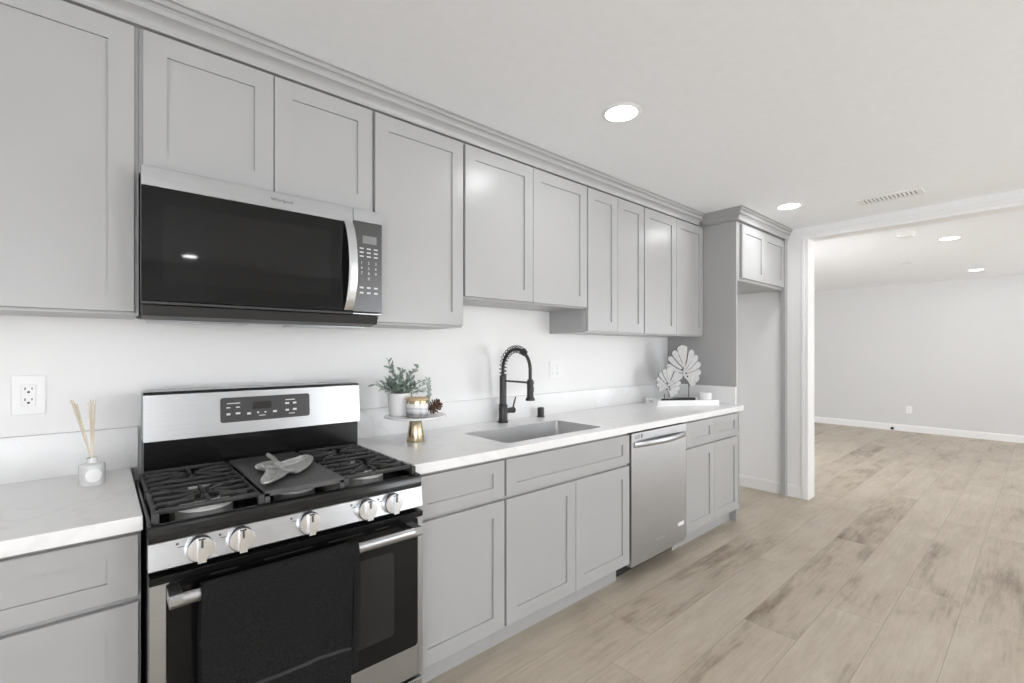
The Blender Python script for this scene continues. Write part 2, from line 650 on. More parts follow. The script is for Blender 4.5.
mb = MB()
for a, b in FILL_W:
    mb.box(XL, XL + 0.7, a - 3, a, 17, 87).box(XL, XL + 0.7, b, b + 3, 17, 87)
    mb.box(XL, XL + 0.7, a, b, 84, 87).box(XL, XL + 0.7, a, b, 17, 20)
struct('window_4', mb, M['trim'])  # frame of the added left-wall window, out of view
mb = MB()
for a, b in RW:
    mb.box(XF - 0.7, XF, a - 3, a, 5.1, 87).box(XF - 0.7, XF, b, b + 3, 5.1, 87)
    mb.box(XF - 0.7, XF, a, b, 84, 87).box(XF + 2, XF + 4, (a + b) / 2 - 1.2, (a + b) / 2 + 1.2, 6, 84)
struct('window_5', mb, M['trim'])

# trim around the opening: stepped casing, jamb lining
def casing_profile(u0, sgn):
    """(distance along wall, thickness off wall) of a stepped casing, inner edge first"""
    return [(u0, 0), (u0, 0.5), (u0 + sgn * 0.2, 0.62), (u0 + sgn * 0.8, 0.62), (u0 + sgn * 0.9, 0.5), (u0 + sgn * 1.15, 0.5),
            (u0 + sgn * 1.25, 0.75), (u0 + sgn * 2.0, 0.75), (u0 + sgn * 2.2, 0.4), (u0 + sgn * 2.2, 0)]


OI = 30.6        # visible inner edge of the upright casing
ZI = 90.6        # visible inner edge of the head casing
TR = MB()
prof = casing_profile(OI, -1)
TR.prism([(XR - t, u) for u, t in prof], 0, ZI, 'z')
prof = casing_profile(ZI, 1)
TR.prism([(XR - t, u) for u, t in prof], OI - 2.2, OP1 + 2.2, 'o')
TR.box(XR, XR + WT, OP0, OI, 0, ZI)               # jamb lining
TR.box(XR, XR + WT, OP0, OP1, ZI, OPZ)             # head lining
TR.prism([(XR - t, u) for u, t in casing_profile(OP1, 1)], 0, ZI, 'z')
struct('trim_1', TR, M['trim'])


def base_prof(h=4.3, t=0.55):
    return [(0, 0), (t, 0), (t, h - 0.7), (t * 0.75, h - 0.45), (t * 0.6, h - 0.15), (t * 0.25, h), (0, h)]


struct('baseboard_right', MB().prism([(XR - a, z) for a, z in base_prof()], 0.0, OI - 2.2, 'o'), M['trim'])
struct('baseboard_far', MB().prism([(XF - a, z) for a, z in base_prof(4.2)], OB, REAR, 'o'), M['trim'])
struct('baseboard_alcove', MB().prism([(a, z) for a, z in base_prof()], 145.9, XR - 0.6, 'x'), M['trim'])
struct('baseboard_far_side', MB().prism([(OB + a, z) for a, z in base_prof(4.2)], XR + WT, XF - 0.6, 'x'), M['trim'])

# ------------------------------------------------------------------ cabinets
UB, UF = 0.1, 12.0             # wall cabinets: back and face-frame front
DOORT = 91.0
CTOP = 91.6


def upper(label, x0, x1, zdoor, ndoor, group, zbot=None, back=UB, front=UF, dtop=DOORT, rev=(0.24, 0.24)):
    zb = zbot if zbot is not None else zdoor - 0.32
    t = Thing('wall_cabinet', ((x0 + x1) / 2, back, zb), label, 'cabinet', group)
    mb = MB()
    e = 0.02
    # carcass with a recessed underside behind the face frame
    mb.box(x0 + e, x0 + 0.7, back, front, zb, CTOP)
    mb.box(x1 - 0.7, x1 - e, back, front, zb, CTOP)
    mb.box(x0 + 0.7, x1 - 0.7, back, front - 0.8, zb + 0.04, CTOP)
    mb.box(x0 + 0.7, x1 - 0.7, front - 0.8, front, zb, CTOP)
    t.part('carcass', mb, M['cab'])
    wd = (x1 - x0 - rev[0] - rev[1] - 0.12 * (ndoor - 1)) / ndoor
    for k in range(ndoor):
        a = x0 + rev[0] + k * (wd + 0.12)
        t.part('door', MB().shaker(a, a + wd, zdoor, dtop, front + 0.03), M['cab'])
    return t


X0 = 3.54
upper('tall grey wall cabinet left of the microwave, at the left edge of the photo', X0 - 30, X0, 56.6, 2, 'grey shaker wall cabinets', rev=(0.3, 0.44))
upper('short grey two-door wall cabinet right above the microwave', X0, X0 + 30, 74.4, 2, 'grey shaker wall cabinets', zbot=73.65, rev=(0.34, 0.26))
upper('tall grey wall cabinet with one single door, just right of the microwave', X0 + 30, X0 + 48, 56.6, 1, 'grey shaker wall cabinets')
upper('shorter grey two-door wall cabinet over the sink and faucet', X0 + 48, X0 + 84, 62.2, 2, 'grey shaker wall cabinets')
upper('tall narrow two-door grey wall cabinet above the dishwasher', X0 + 84, X0 + 108, 56.6, 2, 'grey shaker wall cabinets')
upper('grey two-door wall cabinet above the leaf sculptures, beside the tall side panel', X0 + 108, 144.95, 56.6, 2, 'grey shaker wall cabinets')

PX0, PX1 = 145.0, 145.75       # tall side panel of the refrigerator alcove
tag(MB().box(PX0, PX1, 0.1, 23.0, 0, CTOP + 0.4, bev=0.04, seg=1).build('side_panel', M['cab'], None, (PX0, 12, 0)),
    'tall grey side panel closing the counter run at the refrigerator alcove', 'panel')
upper('small grey two-door cabinet high over the empty refrigerator alcove', PX1 + 0.02, 182.25, 74.15, 2, 'grey shaker wall cabinets',
      zbot=73.3, back=0.1, front=23.0, dtop=90.6, rev=(1.7, 0.2))
tag(MB().box(182.3, XR - 0.6, 22.5, 24.0, 0, CTOP, bev=0.04, seg=1).build('filler_strip', M['cab'], None, (183.6, 23, 0)),
    'narrow grey upright filler strip between the alcove and the white doorway trim', 'panel')

# crown moulding
CR = [(0.0, 91.28), (0.9, 91.28), (0.92, 91.5), (0.7, 91.58), (0.5, 91.75), (0.52, 92.0), (0.75, 92.45), (1.1, 92.8), (1.45, 93.0), (1.62, 93.05), (1.62, 93.35),
      (1.42, 93.42), (1.5, 93.75), (1.75, 94.0), (2.1, 94.1), (2.1, 94.4), (1.95, 94.45), (2.1, 94.7), (2.4, 94.75), (2.4, CEIL - 0.02), (0.0, CEIL - 0.02)]


def crown(name, path, label):
    """path: plan points (x,o) of the cabinet face, with the outward normal to the right-hand/front side"""
    n = len(path)
    loops = []
    for i, (x, o) in enumerate(path):
        def nrm(a, b):
            d = Vector((b[0] - a[0], b[1] - a[1])).normalized()
            return Vector((-d.y, d.x))
        if i == 0:
            m = nrm(path[0], path[1])
        elif i == n - 1:
            m = nrm(path[-2], path[-1])
        else:
            a, b = nrm(path[i - 1], path[i]), nrm(path[i], path[i + 1])
            m = (a + b)
            m = m / (1 + a.dot(b))
        loops.append([(x + m.x * p, o + m.y * p, z) for p, z in CR])
    mb = MB()
    rows = [[mb.V(p) for p in l] for l in loops]
    k = len(CR)
    for a, b in zip(rows, rows[1:]):
        for i in range(k):
            mb.bm.faces.new((a[i], a[(i + 1) % k], b[(i + 1) % k], b[i]))
    mb.bm.faces.new(rows[0]); mb.bm.faces.new(rows[-1])
    root = ((path[0][0] + path[-1][0]) / 2, path[0][1], 91)
    return tag(mb.build(name, M['cab'], None, root, smooth=28), label, 'moulding')


crown('crown_moulding', [(X0 - 30, UF + 0.03), (PX0 - 2.45, UF + 0.03)], 'long grey crown moulding along the ceiling over the row of wall cabinets')
crown('crown_moulding', [(PX0 - 0.02, UF + 0.1), (PX0 - 0.02, 23.35), (XR - 0.1, 23.35)],
      'grey crown moulding wrapping the deeper cabinet over the refrigerator alcove')

# base cabinets
BF = 24.0
CB, CT = 34.1, 35.55


def base(label, x0, x1, fronts, toe=(None, None)):
    t = Thing('base_cabinet', ((x0 + x1) / 2, 1.0, 0), label, 'cabinet', 'grey shaker base cabinets')
    mb = MB()
    mb.box(x0 + 0.02, x0 + 0.7, 0.1, BF, 4.6, CB - 0.02)
    mb.box(x1 - 0.7, x1 - 0.02, 0.1, BF, 4.6, CB - 0.02)
    mb.box(x0 + 0.7, x1 - 0.7, 0.1, BF - 0.7, 4.6, 5.3)
    mb.box(x0 + 0.7, x1 - 0.7, 0.1, 0.5, 5.3, CB - 0.02)
    mb.box(x0 + 0.7, x1 - 0.7, BF - 0.7, BF, 4.6, 5.6)
    mb.box(x0 + 0.7, x1 - 0.7, BF - 0.7, BF, 32.9, CB - 0.02)
    mb.box(x0 + 0.7, x1 - 0.7, BF - 0.7, BF, 26.2, 27.8)
    t.part('carcass', mb, M['cab'])
    a = x0 if toe[0] is None else toe[0]
    b = x1 if toe[1] is None else toe[1]
    t.part('toe_kick', MB().box(a + 0.02, b - 0.02, 20.4, 21.0, 0, 4.6), M['cab'])
    for nm, fx0, fx1, z0, z1 in fronts:
        if nm == 'drawer':
            t.part('drawer', MB().shaker(fx0, fx1, z0, z1, BF + 0.03, stile=2.4, rail=1.9, rec=0.3), M['cab'])
        else:
            t.part('door', MB().shaker(fx0, fx1, z0, z1, BF + 0.03), M['cab'])
    return t


DZ0, DZ1, BZ0, BZ1 = 27.25, 33.45, 5.15, 26.65
base('grey base cabinet with wide drawer left of the stove', X0 - 31, X0 - 0.4,
     [('drawer', X0 - 30.8, X0 - 0.62, DZ0, DZ1), ('door', X0 - 30.8, X0 - 15.8, BZ0, BZ1), ('door', X0 - 15.68, X0 - 0.62, BZ0, BZ1)])
base('narrow grey base cabinet with one drawer over one door, just right of the stove', X0 + 30.2, X0 + 48,
     [('drawer', X0 + 30.4, X0 + 47.78, DZ0, DZ1), ('door', X0 + 30.4, X0 + 47.78, BZ0, BZ1)])
base('wide grey two-door base cabinet under the sink, with one long false drawer front', X0 + 48, X0 + 84,
     [('drawer', X0 + 48.22, X0 + 83.7, DZ0, DZ1), ('door', X0 + 48.22, X0 + 65.9, BZ0, BZ1), ('door', X0 + 66.02, X0 + 83.7, BZ0, BZ1)])
base('grey base cabinet with two drawers and two doors at the far end beyond the dishwasher', X0 + 108, 144.95,
     [('drawer', 111.8, 126.9, DZ0, DZ1), ('drawer', 126.96, 142.1, DZ0, DZ1), ('door', 111.8, 126.9, BZ0, BZ1), ('door', 126.98, 142.1, BZ0, BZ1)])

# ------------------------------------------------------------------ worktops
t = Thing('countertop', (-12, 12, CB), 'short white quartz countertop left of the stove, under the reed diffuser', 'countertop', 'white quartz countertops')
t.part('slab', MB().box(X0 - 31, 3.2, 0.05, 25.9, CB, CT, bev=0.08), M['quartz'])
tag(MB().box(X0 - 31, 4.05, 0.05, 0.8, CT, 41.2, bev=0.05, seg=1).build('backsplash', M['quartz'], None, (-12, 0.05, CT)),
    'short white quartz backsplash strip behind the reed diffuser', 'backsplash', 'white quartz backsplashes')

SX0, SX1, SO0, SO1 = 54.0, 81.0, 8.8, 22.4
t = Thing('countertop', (90, 12, CB), 'long white quartz countertop with the sink, right of the stove', 'countertop', 'white quartz countertops')


def slab_with_hole(x0, x1, o0, o1, z0, z1, hx0, hx1, ho0, ho1, rad):
    mb = MB()
    hole = []
    for cx, co, a0 in ((hx1 - rad, ho1 - rad, 0), (hx0 + rad, ho1 - rad, 90), (hx0 + rad, ho0 + rad, 180), (hx1 - rad, ho0 + rad, 270)):
        for k in range(6):
            a = R(a0 + 90 * k / 5)
            hole.append((cx + rad * math.cos(a), co + rad * math.sin(a)))
    b = 0.08
    outer = [(x1, o1), (x0, o1), (x0, o0), (x1, o0)]
    top = [mb.V((x - b * (1 if x == x1 else -1), o - b * (1 if o == o1 else -1), z1)) for x, o in outer]
    top2 = [mb.V((x, o, z1 - b)) for x, o in outer]
    bot = [mb.V((x, o, z0)) for x, o in outer]
    ht = [mb.V((x, o, z1)) for x, o in hole]
    hb = [mb.V((x, o, z0)) for x, o in hole]
    n = len(hole)
    for i in range(4):
        j = (i + 1) % 4
        for A, B in ((top, top2), (top2, bot)):
            mb.bm.faces.new((A[i], A[j], B[j], B[i]))
        for O, H in ((top, ht), (bot, hb)):
            mb.bm.faces.new([O[i]] + [H[i * 6 + k] for k in range(6)])
            mb.bm.faces.new([O[i], H[i * 6 + 5], H[(i * 6 + 6) % n], O[j]])
    for i in range(n):
        mb.bm.faces.new((ht[i], ht[(i + 1) % n], hb[(i + 1) % n], hb[i]))
    return mb


t.part('slab', slab_with_hole(33.75, 144.4, 0.05, 25.5, CB, CT, SX0, SX1, SO0, SO1, 1.0), M['quartz'])
tag(MB().box(33.75, 144.15, 0.05, 0.8, CT, 40.9, bev=0.05, seg=1).build('backsplash', M['quartz'], None, (90, 0.05, CT)),
    'long white quartz backsplash strip behind the sink and cake stand', 'backsplash', 'white quartz backsplashes')
tag(MB().box(144.2, 144.95, 0.05, 23.1, CT, 40.9, bev=0.05, seg=1).build('backsplash', M['quartz'], None, (144.6, 12, CT)),
    'side piece of white quartz backsplash against the tall grey panel', 'backsplash', 'white quartz backsplashes')

# sink
t = Thing('sink', (67.5, 15.6, CB - 9.2), 'undermount stainless steel sink set into the long white countertop', 'sink')


def rr(x0, x1, o0, o1, rad, z, seg=6):
    pts = []
    for cx, co, a0 in ((x1 - rad, o1 - rad, 0), (x0 + rad, o1 - rad, 90), (x0 + rad, o0 + rad, 180), (x1 - rad, o0 + rad, 270)):
        for k in range(seg):
            a = R(a0 + 90 * k / (seg - 1))
            pts.append((cx + rad * math.cos(a), co + rad * math.sin(a), z))
    return pts


zf = CB - 9.0
mb = MB()
mb.loft([rr(SX0 + 0.01, SX1 - 0.0, SO0 + 0.0, SO1 - 0.0, 1.0, CT - 0.5), rr(SX0 + 0.01, SX1 - 0.01, SO0 + 0.01, SO1 - 0.01, 1.0, CT - 0.12), rr(SX0 + 0.1, SX1 - 0.1, SO0 + 0.1, SO1 - 0.1, 1.0, CT - 0.12),
         rr(SX0 + 0.3, SX1 - 0.3, SO0 + 0.3, SO1 - 0.3, 1.0, zf + 1.0), rr(SX0 + 0.6, SX1 - 0.6, SO0 + 0.6, SO1 - 0.6, 1.0, zf + 0.3), rr(SX0 + 1.2, SX1 - 1.2, SO0 + 1.2, SO1 - 1.2, 1.0, zf)], True, False)
f = mb.bm.faces.new([mb.V(p) for p in rr(SX0 + 1.2, SX1 - 1.2, SO0 + 1.2, SO1 - 1.2, 1.0, zf)])
t.part('basin', mb, M['sink'], smooth=40)
t.part('drain', MB().lathe([(1.7, 0.02), (1.75, 0.12), (1.3, 0.14), (1.1, 0.05), (0.2, 0.05)], (67.5, 13, zf), 24), M['chrome'], smooth=40)

# faucet
FX, FO = 69.0, 3.4
t = Thing('faucet', (FX, FO, CT), 'tall matte black spring faucet with pull-down spray head behind the sink', 'faucet')
mb = MB().lathe([(1.2, 0), (1.2, 0.35), (1.02, 0.45), (1.02, 4.0), (0.9, 4.2), (0.8, 4.3), (0.8, 10.6), (0.6, 10.8)], (FX, FO, CT), 24)
t.part('body', mb, M['matteblack'], smooth=40)
H0 = CT + 10.8
zc, rad = CT + 12.2, 4.5
arch = [(FX, FO, H0 - 1), (FX, FO, H0), (FX, FO, H0 + 0.8)]
NA = 28
for k in range(NA + 1):
    a = R(180 - 180 * k / NA)
    arch.append((FX, FO + rad + rad * math.cos(a), zc + rad * math.sin(a)))
end = arch[-1]
hose = arch + [(FX, end[1], CT + 11.0), (FX, end[1], CT + 10.0)]
t.part('hose', MB().tube(hose, 0.37, 10), M['matteblack'], smooth=60)
# spring coil along the rising side of the arch
sp = []
path = [Vector(p) for p in arch[1:3 + int(NA * 0.74)]]
cum = [0]
for a, b in zip(path, path[1:]):
    cum.append(cum[-1] + (b - a).length)
turns = 13
for k in range(turns * 12 + 1):
    s_ = cum[-1] * k / (turns * 12)
    i = max(j for j in range(len(cum)) if cum[j] <= s_ + 1e-9)
    i = min(i, len(path) - 2)
    q = path[i].lerp(path[i + 1], (s_ - cum[i]) / (cum[i + 1] - cum[i]))
    tg = (path[i + 1] - path[i]).normalized()
    n1 = Vector((1, 0, 0))
    n2 = tg.cross(n1)
    a = 2 * math.pi * k / 12
    sp.append(tuple(q + (n1 * math.cos(a) + n2 * math.sin(a)) * 0.78))
t.part('spring', MB().tube(sp, 0.1, 6), M['matteblack'], smooth=60)
e0, e1 = path[-1], path[-2]
dv = (e0 - e1).normalized()
t.part('collar', MB().tube([tuple(e0 - dv * 0.3), tuple(e0 - dv * 0.28), tuple(e0 + dv * 0.5), tuple(e0 + dv * 0.52)], [0.4, 0.72, 0.72, 0.4], 14), M['matteblack'], smooth=40)
HO = FO + 2 * rad
mb = MB().lathe([(1.0, 0), (1.05, 0.25), (0.8, 0.7), (0.72, 1.0), (0.72, 4.2), (0.55, 4.5)], (FX, HO, CT + 5.7), 20)
mb.box(FX + 0.55, FX + 0.85, HO - 0.3, HO + 0.3, CT + 7.4, CT + 8.6, bev=0.06)
t.part('spray_head', mb, M['matteblack'], smooth=40)
mb = MB().tube([(FX, FO + 0.5, CT + 9.5), (FX, HO - 0.4, CT + 9.5)], 0.22, 8)
mb.lathe([(0.8, 0), (0.8, 0.55)], (FX, HO, CT + 9.2), 16)
t.part('support_arm', mb, M['matteblack'], smooth=40)
mb = MB().lathe([(0.62, 0.6), (0.62, 2.6), (0.7, 2.7), (0.7, 3.3), (0.5, 3.4)], (FX, FO, CT + 2.6), 16, axis='x')
mb.tube([(FX + 3.0, FO, CT + 2.9), (FX + 3.25, FO + 0.1, CT + 4.2), (FX + 3.7, FO + 0.2, CT + 5.6)], [0.2, 0.2, 0.16], 8)
t.part('lever', mb, M['matteblack'], smooth=40)

tag(MB().lathe([(0.95, 0), (0.95, 0.25), (0.82, 0.3), (0.82, 2.2), (0.7, 2.4), (0.2, 2.4)], (81.6, 2.9, CT), 20).build('air_gap', M['matteblack'], None, (81.6, 2.9, CT), smooth=40),
    'small black cylindrical air gap cap on the counter right of the faucet', 'cap')

# ------------------------------------------------------------------ range
RX0, RX1 = 3.45, 33.3
t = Thing('gas_range', ((RX0 + RX1) / 2, 14, 0), 'stainless steel gas stove with five knobs between the counters', 'stove')
mb = MB()
mb.box(RX0 + 0.1, RX1 - 0.1, 1.0, 26.6, 3.0, 33.2)
mb.box(RX0 + 1.5, RX1 - 1.5, 4, 24, 0, 3.0)
t.part('body', mb, M['blackplastic'])
# backguard: upper stainless box and dark lower riser
mb = MB()
mb.prism([(1.0, 39.7), (6.2, 39.7), (5.8, 45.9), (5.3, 46.3), (1.0, 46.3)], 4.3, 34.0, 'x')
bgd = t.part('backguard', mb, M['steel'])
mb = MB()
mb.prism([(1.0, 34.0), (5.9, 34.0), (5.95, 36.2), (6.0, 39.7), (1.0, 39.7)], 4.35, 33.7, 'x')
t.part('vent_riser', mb, M['enamel'])
# display panel leaning with the backguard
def bgo(z):
    return 6.2 - 0.4 * (z - 39.7) / 6.2
dp = MB()
pts = []
x0, x1, z0, z1, rad = 13.1, 25.6, 41.4, 45.0, 0.35
for cx, cz, a0 in ((x1 - rad, z1 - rad, 0), (x0 + rad, z1 - rad, 90), (x0 + rad, z0 + rad, 180), (x1 - rad, z0 + rad, 270)):
    for k in range(5):
        a = R(a0 + 90 * k / 4)
        pts.append((cx + rad * math.cos(a), cz + rad * math.sin(a)))
dp.loft([[(x, bgo(z) - 0.1, z) for x, z in pts], [(x, bgo(z) + 0.1, z) for x, z in pts]])
dpo = t.part('display_panel', dp, M['panelgrey'])
mb = MB()
mb.loft([[(x, bgo(z) + 0.08, z) for x, z in ((17.3, 43.1), (19.9, 43.1), (19.9, 44.2), (17.3, 44.2))],
         [(x, bgo(z) + 0.13, z) for x, z in ((17.3, 43.1), (19.9, 43.1), (19.9, 44.2), (17.3, 44.2))]])
t.part('clock_display', mb, M['lcd'], parent=bgd)
mb = MB()
for x, z, wd, h in ((15.2, 44.15, 1.7, 0.13), (14.6, 43.55, 0.5, 0.16), (15.7, 43.55, 0.5, 0.16), (14.6, 42.6, 0.5, 0.3), (15.7, 42.65, 0.6, 0.28), (17.0, 42.5, 0.5, 0.3),
                    (18.1, 42.55, 0.25, 0.25), (19.0, 42.55, 0.25, 0.2), (20.2, 42.55, 0.55, 0.3), (22.2, 44.2, 1.4, 0.13), (21.8, 43.65, 0.6, 0.28), (22.8, 43.65, 0.5, 0.28),
                    (21.8, 42.6, 0.5, 0.28), (22.8, 42.65, 0.55, 0.3), (22.4, 42.05, 0.9, 0.1), (18.6, 42.1, 0.9, 0.1)):
    x = x + (x - 18.6) * 0.12
    mb.loft([[(xx, bgo(zz) + 0.1, zz) for xx, zz in ((x - wd / 2, z - h / 2), (x + wd / 2, z - h / 2), (x + wd / 2, z + h / 2), (x - wd / 2, z + h / 2))],
             [(xx, bgo(zz) + 0.125, zz) for xx, zz in ((x - wd / 2, z - h / 2), (x + wd / 2, z - h / 2), (x + wd / 2, z + h / 2), (x - wd / 2, z + h / 2))]])
t.part('button_print', mb, M['print'], parent=bgd)
# cooktop tray with rolled front edge
mb = MB()
mb.prism([(6.2, 33.3), (28.2, 33.3), (28.25, 34.3), (28.05, 34.75), (27.6, 34.9), (26.9, 34.75), (26.6, 34.5), (7.2, 34.5), (6.2, 34.9)], RX0, RX1, 'x')
mb.box(RX0, RX0 + 0.5, 6.2, 27.4, 34.4, 34.95, bev=0.1).box(RX1 - 0.5, RX1, 6.2, 27.4, 34.4, 34.95, bev=0.1)
t.part('cooktop', mb, M['enamel'], smooth=40)
CK = 34.5
# burners
for bx, bo, br in ((8.9, 22.0, 1.9), (8.9, 11.8, 1.5), (28.0, 22.0, 1.5), (28.0, 11.8, 1.9), (18.4, 22.5, 1.5)):
    mb = MB().lathe([(br + 0.9, 0), (br + 0.8, 0.22), (br + 0.1, 0.3), (br, 0.75), (br - 0.15, 0.8), (0.3, 0.8)], (bx, bo, CK), 28)
    b_ = t.part('burner', mb, M['alu'], smooth=40)
    t.part('burner_cap', MB().lathe([(br - 0.45, 0.8), (br - 0.45, 0.95), (br - 0.6, 1.02), (0.2, 1.12)], (bx, bo, CK), 24), M['iron'], parent=b_, smooth=40)
GT = 36.1


def bar(mb, p, q, wd=0.36, h=0.5):
    """cast bar of rectangular section with its top at the given points"""
    p, q = Vector(p), Vector(q)
    d = (q - p)
    n = Vector((-d.y, d.x, 0)).normalized() * wd / 2
    n2 = n * 0.7
    L = []
    for c in (p, q):
        L.append([tuple(c - n + Vector((0, 0, -h))), tuple(c + n + Vector((0, 0, -h))), tuple(c + n + Vector((0, 0, -0.12))), tuple(c + n2), tuple(c - n2), tuple(c - n + Vector((0, 0, -0.12)))])
    mb.loft(L)


def grate(gx0, gx1):
    mb = MB()
    o0, o1 = 7.2, 27.0
    cx = (gx0 + gx1) / 2
    n = 9
    rows = [o0 + 0.3 + (o1 - o0 - 0.6) * k / (n - 1) for k in range(n)]
    for k, oo in enumerate(rows):
        near = min(abs(oo - 11.8), abs(oo - 22.0))
        hw = 0 if k in (0, n - 1) else (2.6 if near < 1.3 else 1.2 if near < 2.8 else 0)
        segs = [(gx0 + 0.4, gx1 - 0.4)] if hw == 0 else [(gx0 + 0.4, cx - hw), (cx + hw, gx1 - 0.4)]
        for a, b in segs:
            bar(mb, (a, oo, GT), (b, oo, GT))
        for e, s_ in ((gx0, 1), (gx1, -1)):        # ends curling down to the side rails
            bar(mb, (e + s_ * 0.42, oo, GT), (e + s_ * 0.05, oo, GT - 0.45))
    for e in (gx0 + 0.15, gx1 - 0.15):
        bar(mb, (e, o0, GT - 0.35), (e, o1, GT - 0.35), 0.4, 0.6)
        for oo in (o0 + 0.2, (o0 + o1) / 2, o1 - 0.2):
            mb.box(e - 0.3, e + 0.3, oo - 0.3, oo + 0.3, CK, GT - 0.3)
    for bo in (11.8, 22.0):
        for dx, do in ((1, 1), (1, -1), (-1, 1), (-1, -1)):
            bar(mb, (cx + dx * 0.5, bo + do * 0.45, GT), (cx + dx * 3.6, bo + do * 3.3, GT), 0.36)
        for dx in (1, -1):
            bar(mb, (cx + dx * 1.0, bo, GT), (cx + dx * 4.2, bo, GT), 0.36)
        for do in (1, -1):
            bar(mb, (cx, bo + do * 1.0, GT), (cx, bo + do * 3.2, GT), 0.36)
    return mb


t.part('grate', grate(3.95, 13.75), M['iron'])
t.part('grate', grate(23.15, 32.9), M['iron'])
mb = MB()
mb.box(13.95, 22.95, 7.2, 27.2, GT - 0.35, GT, bev=0.08)
for a, b in ((13.95, 14.45), (22.45, 22.95)):
    mb.box(a, b, 26.7, 27.2, CK, GT - 0.3).box(a, b, 7.2, 7.7, CK, GT - 0.3)
mb.box(13.95, 22.95, 26.9, 27.2, GT - 0.6, GT - 0.3)
t.part('griddle', mb, M['griddle'])
# control panel and knobs
CP0, CP1 = 30.55, 33.28
def cpo(z):
    return 28.55 - 0.35 * (z - CP0) / (CP1 - CP0)
mb = MB()
mb.prism([(26.7, CP0), (cpo(CP0) - 0.1, CP0), (cpo(CP0 + 0.12), CP0 + 0.12), (cpo(CP1 - 0.1), CP1 - 0.1), (cpo(CP1) - 0.1, CP1), (26.7, CP1)], RX0, RX1, 'x')
cp = t.part('control_panel', mb, M['steel'])
mb = MB()
for kx in (7.65, 11.3, 18.3, 25.3, 28.85):
    for dx, dz, wd, h in ((-1.9, 0.75, 0.22, 0.22), (-1.6, 0.42, 0.55, 0.07), (0.0, 1.42 - 0.35, 0.22, 0.12)):
        o = cpo(32 + dz)
        mb.box(kx + dx - wd / 2, kx + dx + wd / 2, o - 0.02, o + 0.03, 32 + dz - h / 2, 32 + dz + h / 2)
t.part('burner_marks', mb, M['darkprint'], parent=cp)
for kx in (7.65, 11.3, 18.3, 25.3, 28.85):
    o = cpo(32)
    mb = MB().lathe([(1.28, 0), (1.3, 0.12), (1.28, 0.55), (1.18, 0.75), (0.2, 0.8)], (kx, o, 31.95), 32, axis='o')
    k_ = t.part('knob', mb, M['satin'], smooth=35)
    mb = MB()
    mb.prism([(kx - 0.36, 30.8), (kx + 0.36, 30.8), (kx + 0.3, 33.08), (kx - 0.3, 33.08)], o + 0.7, o + 1.35, 'o')
    t.part('knob_grip', mb, M['satin'], parent=k_)
    t.part('knob_pointer', MB().box(kx - 0.1, kx + 0.1, o + 1.33, o + 1.38, 32.3, 33.05), M['darkprint'], parent=k_)
# oven door
DF = 28.6
mb = MB()
mb.box(RX0 + 0.05, RX1 - 0.05, 26.7, DF - 0.15, 7.9, 30.0)
mb.box(RX0 + 0.05, RX0 + 1.4, DF - 0.15, DF + 0.12, 7.9, 29.3, bev=0.06, seg=1)
mb.box(RX1 - 0.85, RX1 - 0.05, DF - 0.15, DF + 0.12, 7.9, 29.3, bev=0.06, seg=1)
mb.box(RX0 + 1.4, RX1 - 0.85, DF - 0.15, DF + 0.1, 7.9, 12.0, bev=0.06, seg=1)
door = t.part('oven_door', mb, M['steel'])
mb = MB().rrect_plate(RX0 + 1.38, RX1 - 0.83, 11.95, 29.3, DF - 0.14, DF + 0.08, 0.5)
mb.box(RX0 + 0.03, RX1 - 0.03, 26.75, DF + 0.1, 29.3, 30.05, bev=0.08)
t.part('door_glass', mb, M['blackglass'], parent=door)
mb = MB()
for a, b in ((8.5, 10.9), (13.5, 18.6), (20.4, 24.8), (26.4, 28.2)):
    mb.box(a, b, DF + 0.07, DF + 0.1, 29.0, 29.12)
t.part('vent_slots', mb, M['shadowgap'], parent=door)
t.part('oven_window', MB().rrect_plate(8.2, 29.0, 14.6, 25.6, DF + 0.07, DF + 0.095, 0.6), M['ovenglass'], parent=door)
HZ, HOUT = 28.35, 31.0
mb = MB()
hp = []
for k in range(16):
    a = 2 * math.pi * k / 16
    hp.append((HOUT + 0.42 * math.cos(a), HZ + 0.62 * math.sin(a)))
mb.prism(hp, 4.9, 31.6, 'x')
for a, b in ((4.85, 5.9), (30.6, 31.65)):
    mb.prism([(DF, 27.85), (HOUT + 0.2, 27.75), (HOUT + 0.45, 28.1), (HOUT + 0.45, 28.6), (HOUT + 0.2, 28.95), (DF, 28.85)], a, b, 'x')
t.part('handle', mb, M['steel'], parent=door, smooth=35)
# storage drawer
mb = MB().box(RX0 + 0.05, RX1 - 0.05, 26.7, DF, 3.1, 7.3, bev=0.08, seg=1)
t.part('storage_drawer', mb, M['steel'])

